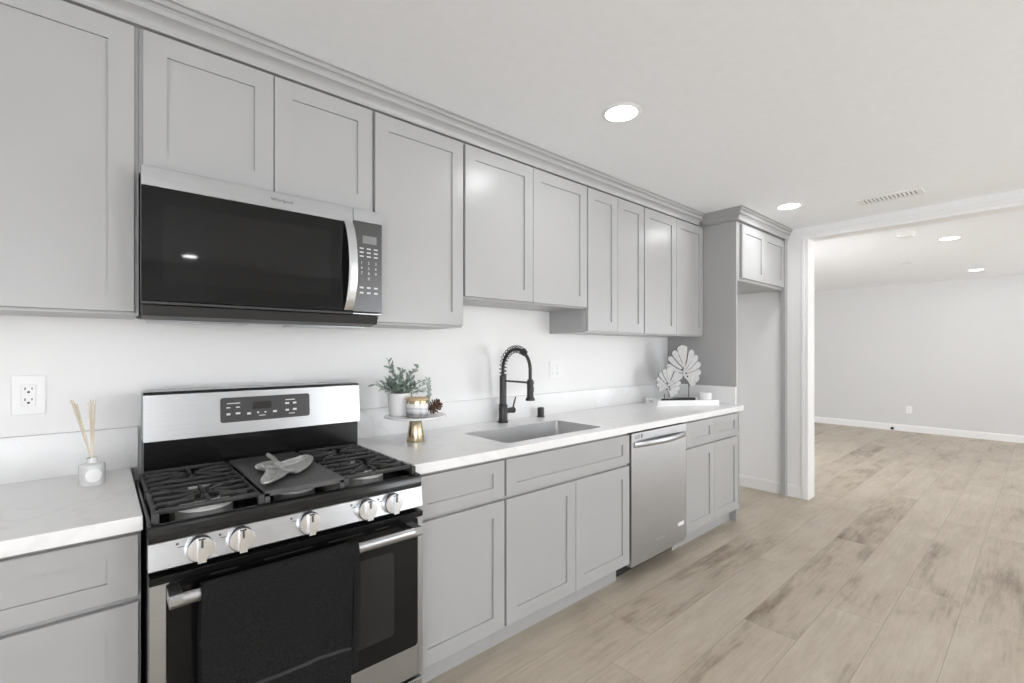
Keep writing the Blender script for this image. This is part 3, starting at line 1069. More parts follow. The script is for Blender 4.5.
# towel over the oven handle
def towel():
    mb = MB()
    TX0, TX1 = 7.25, 23.1
    nx, nz = 30, 34
    rnd = random.Random(4)
    def sheet(x0, x1, zbot, off, backz, ph):
        prof = [(HOUT - 0.62 - 0.0, backz)]
        for k in range(9):
            prof.append((HOUT - 0.62, backz + (HZ - backz) * (k + 1) / 9))
        for k in range(1, 8):
            a = math.pi - math.pi * k / 8
            prof.append((HOUT + (0.62 + off) * math.cos(a), HZ + (0.8 + off) * math.sin(a)))
        for k in range(nz):
            prof.append((HOUT + 0.62 + off, HZ + (zbot - HZ) * k / (nz - 1)))
        outer, inner = [], []
        for i in range(nx + 1):
            u = i / nx
            x = x0 + (x1 - x0) * u
            A, B = [], []
            for j, (o, z) in enumerate(prof):
                front = j > 13
                dz = max(0.0, (HZ - z) / 15.0) if front else 0.0
                wob = 0.16 * math.sin(x * 0.9 + ph) * dz + 0.07 * math.sin(x * 2.3 + ph * 2) * dz
                xx = x + 0.18 * math.sin(z * 0.35) * (u - 0.5) - 0.5 * dz * (u - 0.4)
                z2 = z + (0.25 * math.sin(u * 3.1) * dz if front else 0)
                th = 0.14
                if j < 10:
                    A.append((xx, o - th, z2)); B.append((xx, o, z2))
                elif not front or z > HZ - 0.01:
                    A.append((xx, o + (o - HOUT) * 0.0, z2 + th)); B.append((xx, o, z2))
                else:
                    A.append((xx, o + th + wob, z2)); B.append((xx, o + wob, z2))
            outer.append(A); inner.append(B)
        loops = [a + b[::-1] for a, b in zip(outer, inner)]
        mb.loft(loops)
    sheet(TX0, TX1 - 0.9, 13.3, 0.12, 17.0, 0.3)
    sheet(TX0 + 0.25, TX1, 14.4, -0.04, 17.5, 1.1)
    return mb


t = Thing('dish_towel', (15.2, HOUT, 13), 'black terry towel folded over the oven door handle', 'towel')
t.part('cloth', towel(), M['towel'], smooth=60)
mb = MB()
L = []
for k in range(31):
    u = k / 30
    x = 7.35 + 14.5 * u
    z = 17.55 + 0.35 * math.sin(u * 3.1) - 0.1 * u
    dz = (HZ - z) / 15
    o = HOUT + 0.62 + 0.12 + 0.14 + 0.16 * math.sin(x * 0.9 + 0.3) * dz + 0.07 * math.sin(x * 2.3 + 0.6) * dz
    L.append([(x, o - 0.04, z - 0.2), (x, o + 0.06, z - 0.16), (x, o + 0.06, z + 0.16), (x, o - 0.04, z + 0.2)])
mb.loft(L)
t.part('hem_band', mb, M['hem'], smooth=50)

# pewter leaf dish on the griddle
def leaf_dish():
    mb = MB()
    # outline of a lobed leaf lying on the griddle (x along the wall, o out from it), inches
    ol = [(18.5, 16.7), (19.6, 16.0), (20.7, 15.7), (21.8, 15.0), (22.5, 15.2), (22.6, 17.0), (21.1, 20.4), (19.9, 22.0), (18.9, 23.2), (18.3, 22.6), (17.8, 22.6),
          (16.8, 24.2), (15.6, 25.5), (14.5, 26.4), (13.9, 26.3), (13.9, 25.3), (14.4, 23.7), (15.1, 22.1), (15.8, 19.9), (16.2, 18.2), (15.8, 17.3), (15.1, 17.5), (15.5, 16.3), (16.5, 15.7), (17.5, 16.0)]
    pts = []
    n = len(ol)
    for i in range(n):      # smooth closed curve
        p0, p1, p2, p3 = [Vector(ol[(i + d) % n]) for d in (-1, 0, 1, 2)]
        for k in range(4):
            s_ = k / 4
            pts.append(0.5 * ((2 * p1) + (-p0 + p2) * s_ + (2 * p0 - 5 * p1 + 4 * p2 - p3) * s_ * s_ + (-p0 + 3 * p1 - 3 * p2 + p3) * s_ ** 3))
    c = Vector((17.6, 19.6))
    rings = [0.0, 0.2, 0.4, 0.6, 0.8, 0.93, 1.0]
    def h(p, r):
        d = (p - c).length
        return 0.2 + 0.55 * r ** 2.4 + 0.05 * math.sin(p.x * 1.7 + p.y) * r + (0.12 if r > 0.97 else 0)
    top, bot = [], []
    for r in rings:
        q = [c + (p - c) * max(r, 0.02) for p in pts]
        top.append([(p.x, p.y, GT + h(p, r)) for p in q])
        bot.append([(p.x, p.y, GT + h(p, r) - 0.18) for p in q])
    mb.loft(top + bot[::-1])
    # rolled stem
    mb.tube([(17.75, 17.4, GT + 0.75), (17.8, 15.2, GT + 1.1), (17.6, 13.4, GT + 1.3)], [0.34, 0.3, 0.26], 10)
    # veins
    for e in ((14.6, 25.6), (22.2, 15.9), (15.9, 17.3), (18.8, 22.6)):
        a, b = Vector((17.75, 17.8)), Vector(e)
        def rr_(p):
            return min(1.0, 0.12 + 0.8 * (p - c).length / max(1e-3, (b - c).length))
        mb.tube([(*(a.lerp(b, s_)), GT + h(a.lerp(b, s_), rr_(a.lerp(b, s_))) + 0.02) for s_ in (0, 0.25, 0.5, 0.75, 1)], [0.12, 0.1, 0.09, 0.07, 0.04], 6)
    return mb


mb = leaf_dish()
tag(mb.build('leaf_dish', M['pewter'], None, (18, 16, GT), smooth=50), 'pewter leaf-shaped dish with curled edges lying on the stove griddle', 'dish')

# ------------------------------------------------------------------ microwave
MX0, MX1, MZ0, MZ1, MF = 3.56, 33.4, 57.5, 73.55, 16.0
t = Thing('microwave', ((MX0 + MX1) / 2, 8, 56.3), 'over-the-range microwave with black glass door under the short cabinet', 'microwave')
mb = MB().box(MX0 + 0.1, MX1 - 0.05, 0.3, MF - 1.6, 56.5, MZ1, bev=0.05, seg=1)
t.part('housing', mb, M['blackplastic'])
mb = MB()
mb.prism([(0.6, 56.5), (12.2, 55.75), (14.8, 56.1), (15.2, 57.3), (0.6, 57.3)], MX0 + 0.2, MX1 - 0.3, 'x')
under = t.part('underside', mb, M['blackplastic'])
mb = MB()
mb.box(MX0 + 1.0, MX0 + 12, 6.6, 12.0, 55.55, 55.95, bev=0.05, seg=1).box(MX1 - 12, MX1 - 1.5, 6.6, 12.0, 55.55, 55.95, bev=0.05, seg=1)
mb.box(MX0 + 0.6, MX1 - 2.2, 11.6, 12.2, 55.65, 56.0, bev=0.05, seg=1)
t.part('grease_filter', mb, M['steel'], parent=under)
SEAM = 28.75
mb = MB().box(MX0, SEAM - 0.05, MF - 1.5, MF, 71.25, MZ1, bev=0.06, seg=2)
mb.box(SEAM + 0.03, MX1, MF - 1.5, MF, 71.7 - 0.02, MZ1, bev=0.06, seg=2)
strip = t.part('top_trim', mb, M['steel'])
lt = MB()
put_text(lt, 'Whirlpool', 0.68, 18.75, MF + 0.02, 72.45)
t.part('lettering', lt, M['darkprint'], parent=strip)
mb = MB().box(MX0, SEAM - 0.05, MF - 1.5, MF - 0.05, MZ0 + 0.35, 71.25, bev=0.06, seg=2)
door = t.part('door', mb, M['blackglass'])
mb = MB().rrect_plate(5.6, 25.4, 60.0, 69.4, MF - 0.06, MF - 0.03, 0.5)
t.part('window', mb, simple('microwave_window', g(26), 0.035, var=0.02, spec=0.26), parent=door)
# bowed handle
hl = []
n = 18
for k in range(n + 1):
    s_ = k / n
    z = 58.0 + (71.3 - 58.0) * s_
    bow = math.sin(math.pi * s_) ** 0.7
    o = MF + 0.1 + 1.5 * bow
    xa = 27.35 + 0.2 * bow
    hl.append([(xa, o - 0.3, z), (xa + 1.3, o - 0.3, z), (xa + 1.35, o, z), (xa + 1.15, o + 0.22, z), (xa + 0.2, o + 0.22, z), (xa - 0.05, o, z)])
t.part('handle', MB().loft(hl), M['chrome'], parent=door, smooth=40)
mb = MB().box(SEAM + 0.03, MX1, MF - 1.5, MF - 0.03, MZ0 + 0.35, 71.68, bev=0.06, seg=2)
cpn = t.part('control_panel', mb, M['steel_dim'])
mb = MB().box(SEAM + 1.5, SEAM + 3.75, MF - 0.05, MF - 0.01, 68.4, 69.6)
t.part('display', mb, M['mwlcd'], parent=cpn)
kp = MB()
cx = (SEAM + MX1) / 2 + 0.15
for i, z in enumerate((67.6, 67.0, 66.4)):
    for j in (-1, 0, 1):
        kp.box(cx + j * 1.15 - 0.32, cx + j * 1.15 + 0.32, MF - 0.04, MF - 0.012, z - 0.1, z + 0.1)
for i, z in enumerate((65.4, 64.6, 63.8, 63.0)):
    for j in (-1, 0, 1):
        ch = '123456789 0 '[i * 3 + j + 1]
        if ch != ' ':
            put_text(kp, ch, 0.62, cx + j * 1.15, MF - 0.015, z)
for z in (61.6, 60.8):
    for j in (-1, 0, 1):
        kp.box(cx + j * 1.15 - 0.3, cx + j * 1.15 + 0.3, MF - 0.04, MF - 0.012, z - 0.13, z + 0.13)
t.part('keypad_print', kp, M['print'], parent=cpn)
t.part('bottom_rail', MB().box(MX0, SEAM - 0.02, MF - 1.5, MF - 0.1, MZ0 - 0.1, MZ0 + 0.3, bev=0.06, seg=1), M['blackplastic'])
t.part('bottom_trim', MB().box(SEAM, MX1, MF - 1.5, MF, MZ0 - 0.05, MZ0 + 0.2, bev=0.06, seg=1), M['steel_v'])

# ------------------------------------------------------------------ dishwasher
DX0, DX1 = 87.75, 111.35
t = Thing('dishwasher', ((DX0 + DX1) / 2, 12, 0), 'stainless steel dishwasher between the sink cabinet and the last base cabinet', 'dishwasher')
t.part('tub', MB().box(DX0 + 0.3, DX1 - 0.3, 1.5, 23.5, 4.0, 33.6), M['blackplastic'])
t.part('kick_plate', MB().box(DX0 + 0.4, DX1 - 0.4, 19.5, 20.0, 0, 4.0), M['blackplastic'])
door = t.part('door', MB().box(DX0, DX1, 23.5, 25.0, 4.1, 33.6, bev=0.1, seg=2), M['steel_v'])
mb = MB()
hl = []
n = 16
for k in range(n + 1):
    s_ = k / n
    x = DX0 + 0.9 + (DX1 - DX0 - 1.8) * s_
    bow = math.sin(math.pi * s_) ** 0.8
    o = 25.05 + 1.35 * bow
    z = 31.0
    hl.append([(x, o - 0.2, z - 0.65), (x, o + 0.15, z - 0.6), (x, o + 0.28, z - 0.3), (x, o + 0.28, z + 0.3), (x, o + 0.15, z + 0.6), (x, o - 0.2, z + 0.65)])
t.part('handle', MB().loft(hl), M['steel'], parent=door, smooth=40)
mb = MB()
for k in range(3):
    mb.box(88.9 + k * 0.0, 90.9, 25.0, 25.02, 32.35 + k * 0.28, 32.45 + k * 0.28)
mb.box(91.4, 91.9, 25.0, 25.02, 32.3, 33.1)
t.part('control_marks', mb, M['darkprint'], parent=door)
lt = MB()
put_text(lt, 'Whirlpool', 1.0, 99.6, 25.015, 7.7)
t.part('lettering', lt, M['print'], parent=door)
t.part('sticker', MB().box(107.4, 110.2, 25.0, 25.03, 8.4, 9.3, bev=0.01, seg=1), M['plate'], parent=door, label='small white energy sticker')

# ------------------------------------------------------------------ outlets and switches
def outlet(x, z, label, wide=3.2, tall=5.0, wall='back', kind='outlet', o=None):
    nm = 'wall_outlet' if kind == 'outlet' else 'light_switch'
    if wall == 'back':
        t = Thing(nm, (x, 0, z), label, 'outlet' if kind == 'outlet' else 'switch')
        mb = MB().box(x - wide / 2, x + wide / 2, 0.0, 0.22, z - tall / 2, z + tall / 2, bev=0.1, seg=2)
        pl = t.part('cover_plate', mb, M['plate'])
        if kind == 'outlet':
            rc = t.part('receptacle', MB().box(x - 0.68, x + 0.68, 0.2, 0.34, z - 1.35, z + 1.35, bev=0.06, seg=1), M['plate'])
            mb = MB()
            for dz in (0.68, -0.68):
                mb.box(x - 0.36, x - 0.26, 0.33, 0.35, z + dz - 0.02, z + dz + 0.32)
                mb.box(x + 0.26, x + 0.36, 0.33, 0.35, z + dz + 0.02, z + dz + 0.28)
                mb.lathe([(0.14, 0.33), (0.14, 0.35)], (x, 0, z + dz - 0.28), 12, axis='o')
            t.part('slots', mb, M['slot'], parent=rc)
        else:
            for dx in (-0.95, 0.95):
                t.part('rocker', MB().prism([(0.2, z - 1.3), (0.42, z - 1.3), (0.28, z), (0.36, z + 1.3), (0.2, z + 1.3)], x + dx - 0.65, x + dx + 0.65, 'x'), M['plate'])
    else:
        t = Thing(nm, (XF, o, z), label, 'outlet')
        t.part('cover_plate', MB().box(XF - 0.22, XF, o - wide / 2, o + wide / 2, z - tall / 2, z + tall / 2, bev=0.1), M['plate'])
        rc = t.part('receptacle', MB().box(XF - 0.32, XF - 0.2, o - 0.68, o + 0.68, z - 1.35, z + 1.35), M['plate'])
        mb = MB()
        for dz in (0.65, -0.65):
            mb.box(XF - 0.34, XF - 0.31, o - 0.36, o - 0.26, z + dz - 0.1, z + dz + 0.25).box(XF - 0.34, XF - 0.31, o + 0.26, o + 0.36, z + dz - 0.1, z + dz + 0.25)
        t.part('slots', mb, M['slot'], parent=rc)


outlet(-6.8, 46.3, 'white wall outlet above the left countertop', 3.1, 5.0)
outlet(89.9, 46.9, 'white double light switch on the wall right of the faucet', 4.5, 4.6, kind='switch')
outlet(0, 14.0, 'white wall outlet low on the far wall of the next room', 3.0, 4.6, wall='far', o=27.1)
t = Thing('door_stop', (XF - 0.5, 19.1, 2.2), 'small black-tipped door stop on the far room baseboard', 'door stop')
t.part('post', MB().lathe([(0.55, 0), (0.55, -0.2), (0.25, -0.3), (0.25, -2.2)], (XF - 0.45, 19.1, 1.6), 12, axis='x'), M['plate'])
t.part('rubber_tip', MB().lathe([(0.6, -2.2), (0.85, -2.3), (0.85, -3.2), (0.6, -3.3)], (XF - 0.45, 19.1, 1.6), 12, axis='x'), M['rubber'])

# ------------------------------------------------------------------ ceiling fittings
def ceiling_light(x, o, label):
    t = Thing('ceiling_light', (x, o, CEIL), label, 'ceiling light', 'recessed ceiling lights')
    t.part('trim_ring', MB().lathe([(2.85, -0.02), (2.85, -0.22), (3.2, -0.2), (3.5, -0.05), (3.5, 0)], (x, o, CEIL), 36, cap=False), M['trim'], smooth=40)
    t.part('diffuser', MB().lathe([(2.85, -0.03), (2.85, -0.14), (1.5, -0.17), (0.1, -0.18)], (x, o, CEIL), 36), M['lamp'], smooth=40)
    l = bpy.data.lights.new('lamp', 'AREA')
    l.shape = 'DISK'
    l.size = 5.6 * I
    l.energy = LAMP_W
    l.specular_factor = 0.0          # the glowing diffuser itself is what shines back from glossy fronts
    l.color = (0.96, 0.98, 1.0)
    lo = bpy.data.objects.new('lamp', l)
    COL.objects.link(lo)
    lo.parent = t.o
    lo.location = (0, 0, -0.3 * I)
    return t.o


first = ceiling_light(70.8, 34.4, 'round recessed ceiling light nearest the camera, in front of the sink cabinet')
for x, o, lab in ((154.0, 34.5, 'round recessed ceiling light in front of the refrigerator alcove'),
                  (30.7, 204.0, 'round recessed ceiling light by the kitchen windows, seen reflected in the microwave door'),
                  (244.0, 60.6, 'round recessed ceiling light in the next room just beyond the opening'),
                  (351.0, 60.2, 'round recessed ceiling light farthest away, near the far wall')):
    c = copy_tree(first)
    c.location = (x * I, -o * I, CEIL * I)
    c['label'] = lab

t = Thing('air_vent', (165.6, 56.2, CEIL), 'white slatted air vent on the kitchen ceiling near the opening', 'vent')
mb = MB()
VX0, VX1, VO0, VO1 = 162.4, 168.8, 49.0, 63.4
for a in ((VX0, VX1, VO0, VO0 + 1.0), (VX0, VX1, VO1 - 1.0, VO1), (VX0, VX0 + 1.0, VO0 + 1.0, VO1 - 1.0), (VX1 - 1.0, VX1, VO0 + 1.0, VO1 - 1.0)):
    mb.box(a[0], a[1], a[2], a[3], CEIL - 0.3, CEIL)
fr = t.part('frame', mb, M['trim'])
t.part('duct', MB().box(VX0 + 0.9, VX1 - 0.9, VO0 + 0.9, VO1 - 0.9, CEIL - 0.04, CEIL), M['shadowgap'])
n = 14
for k in range(n):
    oo = VO0 + 1.2 + (VO1 - VO0 - 2.4) * k / (n - 1)
    t.part('slat', MB().prism([(oo - 0.3, CEIL - 0.26), (oo - 0.2, CEIL - 0.3), (oo + 0.3, CEIL - 0.08), (oo + 0.2, CEIL - 0.04)], VX0 + 1.0, VX1 - 1.0, 'x'), M['trim'])
t = Thing('smoke_detector', (222.5, 51.0, CEIL), 'round white smoke detector on the next room ceiling', 'smoke detector')
t.part('base', MB().lathe([(3.0, 0), (3.0, -0.5), (2.8, -0.6), (0.1, -0.6)], (222.5, 51.0, CEIL), 28), M['trim'], smooth=40)
t.part('cover', MB().lathe([(2.6, -0.55), (2.4, -1.2), (1.8, -1.45), (0.1, -1.5)], (222.5, 51.0, CEIL), 28), M['trim'], smooth=40)
tag(MB().lathe([(2.0, 0), (2.0, -0.25), (1.6, -0.35), (0.1, -0.4)], (298, 39.8, CEIL), 24).build('ceiling_plate', M['trim'], None, (298, 39.8, CEIL), smooth=40),
    'small flat round cover plate on the next room ceiling', 'cover plate')

# ------------------------------------------------------------------ reed diffuser
DX, DO = -0.75, 8.0
t = Thing('reed_diffuser', (DX, DO, CT), 'clear glass reed diffuser bottle with pale sticks on the left countertop', 'diffuser')
t.part('bottle', MB().lathe([(1.15, 0.0), (1.25, 0.1), (1.25, 2.35), (1.15, 2.55), (0.55, 2.75), (0.5, 3.3), (0.42, 3.3), (0.42, 2.9), (0.9, 2.5), (1.1, 2.2), (1.1, 0.25), (0.2, 0.2)], (DX, DO, CT), 28), M['frost'], smooth=40)
t.part('oil', MB().lathe([(1.07, 0.27), (1.07, 1.7), (0.1, 1.7)], (DX, DO, CT), 24), M['liquid'], smooth=40)
mb = MB()
# round label wrapped on the front of the bottle
rows = []
dirn = math.atan2(CAM_O - DO, -DX) - 0.12
for k in range(25):
    a = 2 * math.pi * k / 24
rings = []
for r in (0.02, 0.4, 0.82):
    rings.append([(DX + 1.28 * math.cos(dirn - r * math.cos(2 * math.pi * k / 24) / 1.28), DO + 1.28 * math.sin(dirn - r * math.cos(2 * math.pi * k / 24) / 1.28), CT + 1.3 + r * math.sin(2 * math.pi * k / 24)) for k in range(24)])
mb.loft(rings, True, False)
t.part('paper_label', mb, M['plate'])
rnd = random.Random(2)
for (dx, do) in ((-1.95, -0.6), (-1.75, 0.1), (-1.55, -0.3), (-1.35, 0.5), (-0.15, -0.5), (0.1, 0.1), (0.3, -0.2), (-0.35, 0.4)):
    t.part('reed', MB().tube([(DX - dx * 0.12, DO - do * 0.1, CT + 0.9), (DX + dx * 0.03, DO, CT + 3.3), (DX + dx, DO + do, CT + 10.2 + rnd.uniform(-0.25, 0.25))], 0.075, 6), M['reed'], smooth=60)

# ------------------------------------------------------------------ cake stand group
KX, KO = 43.0, 9.6
t = Thing('cake_stand', (KX, KO, CT), 'round white stand on a flared gold foot between stove and sink', 'cake stand')
t.part('foot', MB().lathe([(1.6, 0), (1.62, 0.08), (1.02, 4.2), (0.9, 4.35), (0.1, 4.35)], (KX, KO, CT), 36), M['brass'], smooth=40)
KZ = CT + 4.75
t.part('plate', MB().lathe([(1.2, -0.4), (5.2, -0.4), (5.5, -0.3), (5.55, -0.15), (5.48, -0.02), (5.2, 0), (0.1, 0)], (KX, KO, KZ), 48), M['marble'], smooth=40)

PX, PO = 40.6, 8.0
t = Thing('potted_plant', (PX, PO, KZ), 'dusty green eucalyptus plant in a white pot on the stand', 'plant')
t.part('pot', MB().lathe([(1.75, 0), (1.85, 0.1), (2.05, 3.9), (2.0, 4.0), (1.85, 4.0), (1.8, 3.4), (0.1, 3.4)], (PX, PO, KZ), 32), M['ceramic'], smooth=40)
t.part('soil', MB().lathe([(1.8, 3.42), (1.0, 3.6), (0.1, 3.65)], (PX, PO, KZ), 20), M['soil'], smooth=60)


def leaf_blade(mb, p, d, n, ln, wd):
    d = d.normalized()
    s_ = d.cross(n).normalized()
    n = s_.cross(d)
    L = []
    for u, wf in ((0, 0.1), (0.25, 0.75), (0.5, 1.0), (0.75, 0.8), (1.0, 0.12)):
        c = p + d * (ln * u) - n * (0.12 * ln * u * u)
        e = s_ * (wd * wf * 0.5)
        up = n * (wd * wf * 0.12)
        L.append([tuple(c - e + up), tuple(c - n * 0.015), tuple(c + e + up), tuple(c + n * 0.02)])
    mb.loft(L)


rnd = random.Random(11)
fol, stm = MB(), MB()
base_p = Vector((PX, PO, KZ + 3.5))
stems = []
for k in range(30):
    a = 2 * math.pi * k / 30 * 5.03 + rnd.uniform(-0.2, 0.2)
    sprd = rnd.uniform(0.5, 4.2)
    ht = rnd.uniform(1.3, 3.4) - 0.16 * sprd
    stems.append((Vector((math.cos(a) * sprd, math.sin(a) * sprd * 0.8, ht))))
stems += [Vector((-2.2, 0.5, 6.0)), Vector((-2.0, 0.6, 5.0)), Vector((3.6, 0.2, 4.9)), Vector((2.4, 0.8, 4.1)), Vector((0.2, 0.4, 4.4)), Vector((-4.9, 1.0, 2.2)), Vector((4.6, 0.4, 1.6)), Vector((5.0, 0.9, 0.6))]
for e in stems:
    mid = Vector((e.x * 0.35, e.y * 0.35, e.z * 0.62))
    P = []
    st = Vector((rnd.uniform(-0.8, 0.8), rnd.uniform(-0.8, 0.8), 0))
    for k in range(9):
        u = k / 8
        P.append(base_p + st * (1 - u) + mid * (2 * u * (1 - u)) + e * (u * u))
    stm.tube([tuple(p) for p in P], [0.07 - 0.045 * k / 8 for k in range(9)], 5)
    for k in range(2, 9):
        tg = (P[k] - P[k - 1]).normalized()
        for sd in (0, 1):
            ax = Vector((rnd.uniform(-1, 1), rnd.uniform(-1, 1), rnd.uniform(-0.3, 1.0))).normalized()
            d = (tg * 0.7 + ax * 0.9).normalized()
            n = Vector((rnd.uniform(-0.6, 0.6), rnd.uniform(-0.2, 0.9), 1)).normalized()
            if abs(d.dot(n)) > 0.9:
                n = Vector((1, 0, 0))
            leaf_blade(fol, P[k], d, n, rnd.uniform(0.85, 1.35), rnd.uniform(0.5, 0.78))
t.part('stems', stm, M['stem'], smooth=60)
t.part('foliage', fol, M['leaf'], smooth=60)
# drooping sprig
t = Thing('eucalyptus_sprig', (46.3, 7.6, KZ), 'single upright leafy sprig standing behind the pinecone on the stand', 'plant sprig')
P = [Vector((46.2, 7.3, KZ)), Vector((46.9, 7.4, KZ + 1.8)), Vector((47.1, 7.5, KZ + 3.6)), Vector((46.7, 7.6, KZ + 6.0))]
t.part('stem', MB().tube([tuple(p) for p in P], [0.07, 0.06, 0.05, 0.03], 5), M['stem'], smooth=60)
mb = MB()
rnd = random.Random(5)
for k in range(15):
    u = 0.25 + 0.75 * k / 14
    i = min(2, int(u * 3))
    p = P[i].lerp(P[i + 1], u * 3 - i)
    for sd in (-1, 1):
        d = Vector((sd * rnd.uniform(0.4, 0.9), rnd.uniform(-0.3, 0.5), 0.75))
        leaf_blade(mb, p, d, Vector((0.2, 1, 0.4)).normalized(), rnd.uniform(0.65, 0.95), 0.4)
t.part('leaves', mb, M['leaf'], smooth=60)

CX, CO = 41.8, 12.3
t = Thing('candle_jar', (CX, CO, KZ), 'grey and white marbled candle jar with gold band and wooden lid', 'candle')
mb = MB().lathe([(1.75, 0), (1.9, 0.12), (1.9, 2.45), (1.8, 2.5), (0.1, 2.5)], (CX, CO, KZ), 36)
t.part('jar', mb, M['agate'], smooth=40)
t.part('gold_band', MB().lathe([(1.85, 2.42), (1.93, 2.45), (1.93, 2.92), (1.85, 2.95)], (CX, CO, KZ), 36), M['brass'], smooth=40)
t.part('lid', MB().lathe([(1.9, 2.95), (1.95, 3.0), (1.95, 3.3), (1.88, 3.38), (0.1, 3.38)], (CX, CO, KZ), 36), M['woodlid'], smooth=40)

# pinecone
NX, NO = 45.9, 11.3
mb = MB()
rnd = random.Random(8)
axis = Vector((0.75, 0.25, 0.45)).normalized()
cc = Vector((NX, NO, KZ + 1.12))
a1 = axis.cross(Vector((0, 0, 1))).normalized()
a2 = axis.cross(a1)
core = []
for k in range(9):
    u = -1 + 2 * k / 8
    r = 0.5 * math.sqrt(max(0.02, 1 - u * u))
    core.append([tuple(cc + axis * (u * 1.1) + (a1 * math.cos(2 * math.pi * j / 10) + a2 * math.sin(2 * math.pi * j / 10)) * r) for j in range(10)])
mb.loft(core)
for k in range(44):
    u = -0.95 + 1.9 * k / 43
    th = k * 2.39996
    rad_ = (a1 * math.cos(th) + a2 * math.sin(th))
    r = 0.42 * math.sqrt(max(0.05, 1 - u * u))
    p = cc + axis * (u * 1.05) + rad_ * r
    d = (rad_ + axis * (0.55 * u + 0.25)).normalized()
    sv = d.cross(axis).normalized()
    nn = sv.cross(d)
    ln = 0.7 + 0.12 * (1 - abs(u)) + rnd.uniform(-0.08, 0.1)
    L = []
    for q, wq, tq in ((0, 0.16, 0.05), (0.6, 0.27, 0.07), (0.85, 0.24, 0.1), (1.0, 0.1, 0.08)):
        c_ = p + d * (ln * q)
        L.append([tuple(c_ + sv * wq + nn * tq), tuple(c_ - sv * wq + nn * tq), tuple(c_ - sv * wq - nn * tq), tuple(c_ + sv * wq - nn * tq)])
    mb.loft(L)
zmin = min(v.co.z for v in mb.bm.verts)
for v in mb.bm.verts:
    v.co.z += KZ - zmin
tag(mb.build('pinecone', M['cone'], None, (NX, NO, KZ)), 'brown pinecone lying on the right edge of the round stand', 'pinecone')

# ------------------------------------------------------------------ tray with leaf sculptures
TA = R(35)
FLx, FLo = 122.8, 9.6
TL, TD = 19.4, 8.7
def tw(u, v):
    """tray coordinates (u along the front edge, v back) to kitchen x, o"""
    return FLx + u * math.cos(TA) + v * math.sin(TA), FLo + u * math.sin(TA) - v * math.cos(TA)


def tray_thing(name, u, v, z, label, cat, group=None):
    x, o = tw(u, v)
    t = Thing(name, (x, o, z), label, cat, group, rz=-TA)
    t.uv = (u, v)
    return t


class TMB(MB):
    pass


def tpart(t, name, mb, mat, parent=None, smooth=None):
    """mesh given as (u, -v, z) in tray coordinates"""
    u, v = t.uv
    loc = t.loc
    for w_ in mb.bm.verts:
        w_.co = Vector((w_.co.x - u + loc[0], w_.co.y + v + loc[1], w_.co.z))
    return t.part(name, mb, mat, parent, smooth)


t = tray_thing('serving_tray', TL / 2, TD / 2, CT, 'white rectangular tray at the far end of the countertop', 'tray')
mb = MB()
TH = 1.6
mb.box(0, TL, -TD, 0, CT, CT + 0.35)
mb.box(0, TL, -0.45, 0, CT + 0.3, CT + TH, bev=0.05, seg=1)
mb.box(0, TL, -TD, -TD + 0.45, CT + 0.3, CT + TH, bev=0.05, seg=1)
for a, b in ((0, 0.45), (TL - 0.45, TL)):
    mb.box(a, b, -TD, -TD + 2.4, CT + 0.3, CT + TH)
    mb.box(a, b, -2.4, 0, CT + 0.3, CT + TH)
    mb.box(a, b, -TD + 2.4, -2.4, CT + 0.3, CT + 0.75)
    mb.box(a, b, -TD + 2.4, -2.4, CT + 1.35, CT + TH)
tpart(t, 'tray_body', mb, M['traywhite'])
mb = MB()
for a, b in ((0.06, 0.39), (TL - 0.39, TL - 0.06)):
    mb.box(a, b, -TD + 2.4, -2.4, CT + 0.72, CT + 0.78)
    mb.tube([((a + b) / 2, -TD + 2.4, CT + 1.3), ((a + b) / 2, -2.4, CT + 1.3)], 0.12, 6)
tpart(t, 'handle', mb, M['leafedge'])
TZ = CT + 0.37


BIG = [((-0.25, 3.6), (-1.1, 9.3), 3.0, 0.0), ((0.0, 0.6), (-0.35, 4.6), 0.75, 0.0),
       ((0.2, 2.3), (2.3, 7.9), 1.55, 0.5), ((0.3, 1.5), (3.9, 6.3), 1.45, 0.7), ((0.4, 0.9), (5.0, 4.0), 1.45, 0.7), ((0.5, 0.3), (5.3, 1.3), 1.5, 0.5),
       ((0.5, -0.2), (4.7, -1.3), 1.6, -0.2), ((0.2, -0.6), (2.9, -3.3), 1.7, -0.6),
       ((-0.4, 2.5), (-3.6, 7.7), 1.5, -0.5), ((-0.5, 1.7), (-5.1, 5.8), 1.4, -0.7), ((-0.5, 1.0), (-5.8, 3.3), 1.35, -0.6), ((-0.5, 0.3), (-5.3, 0.8), 1.35, -0.2),
       ((-0.3, -0.3), (-3.9, -1.6), 1.5, 0.3)]


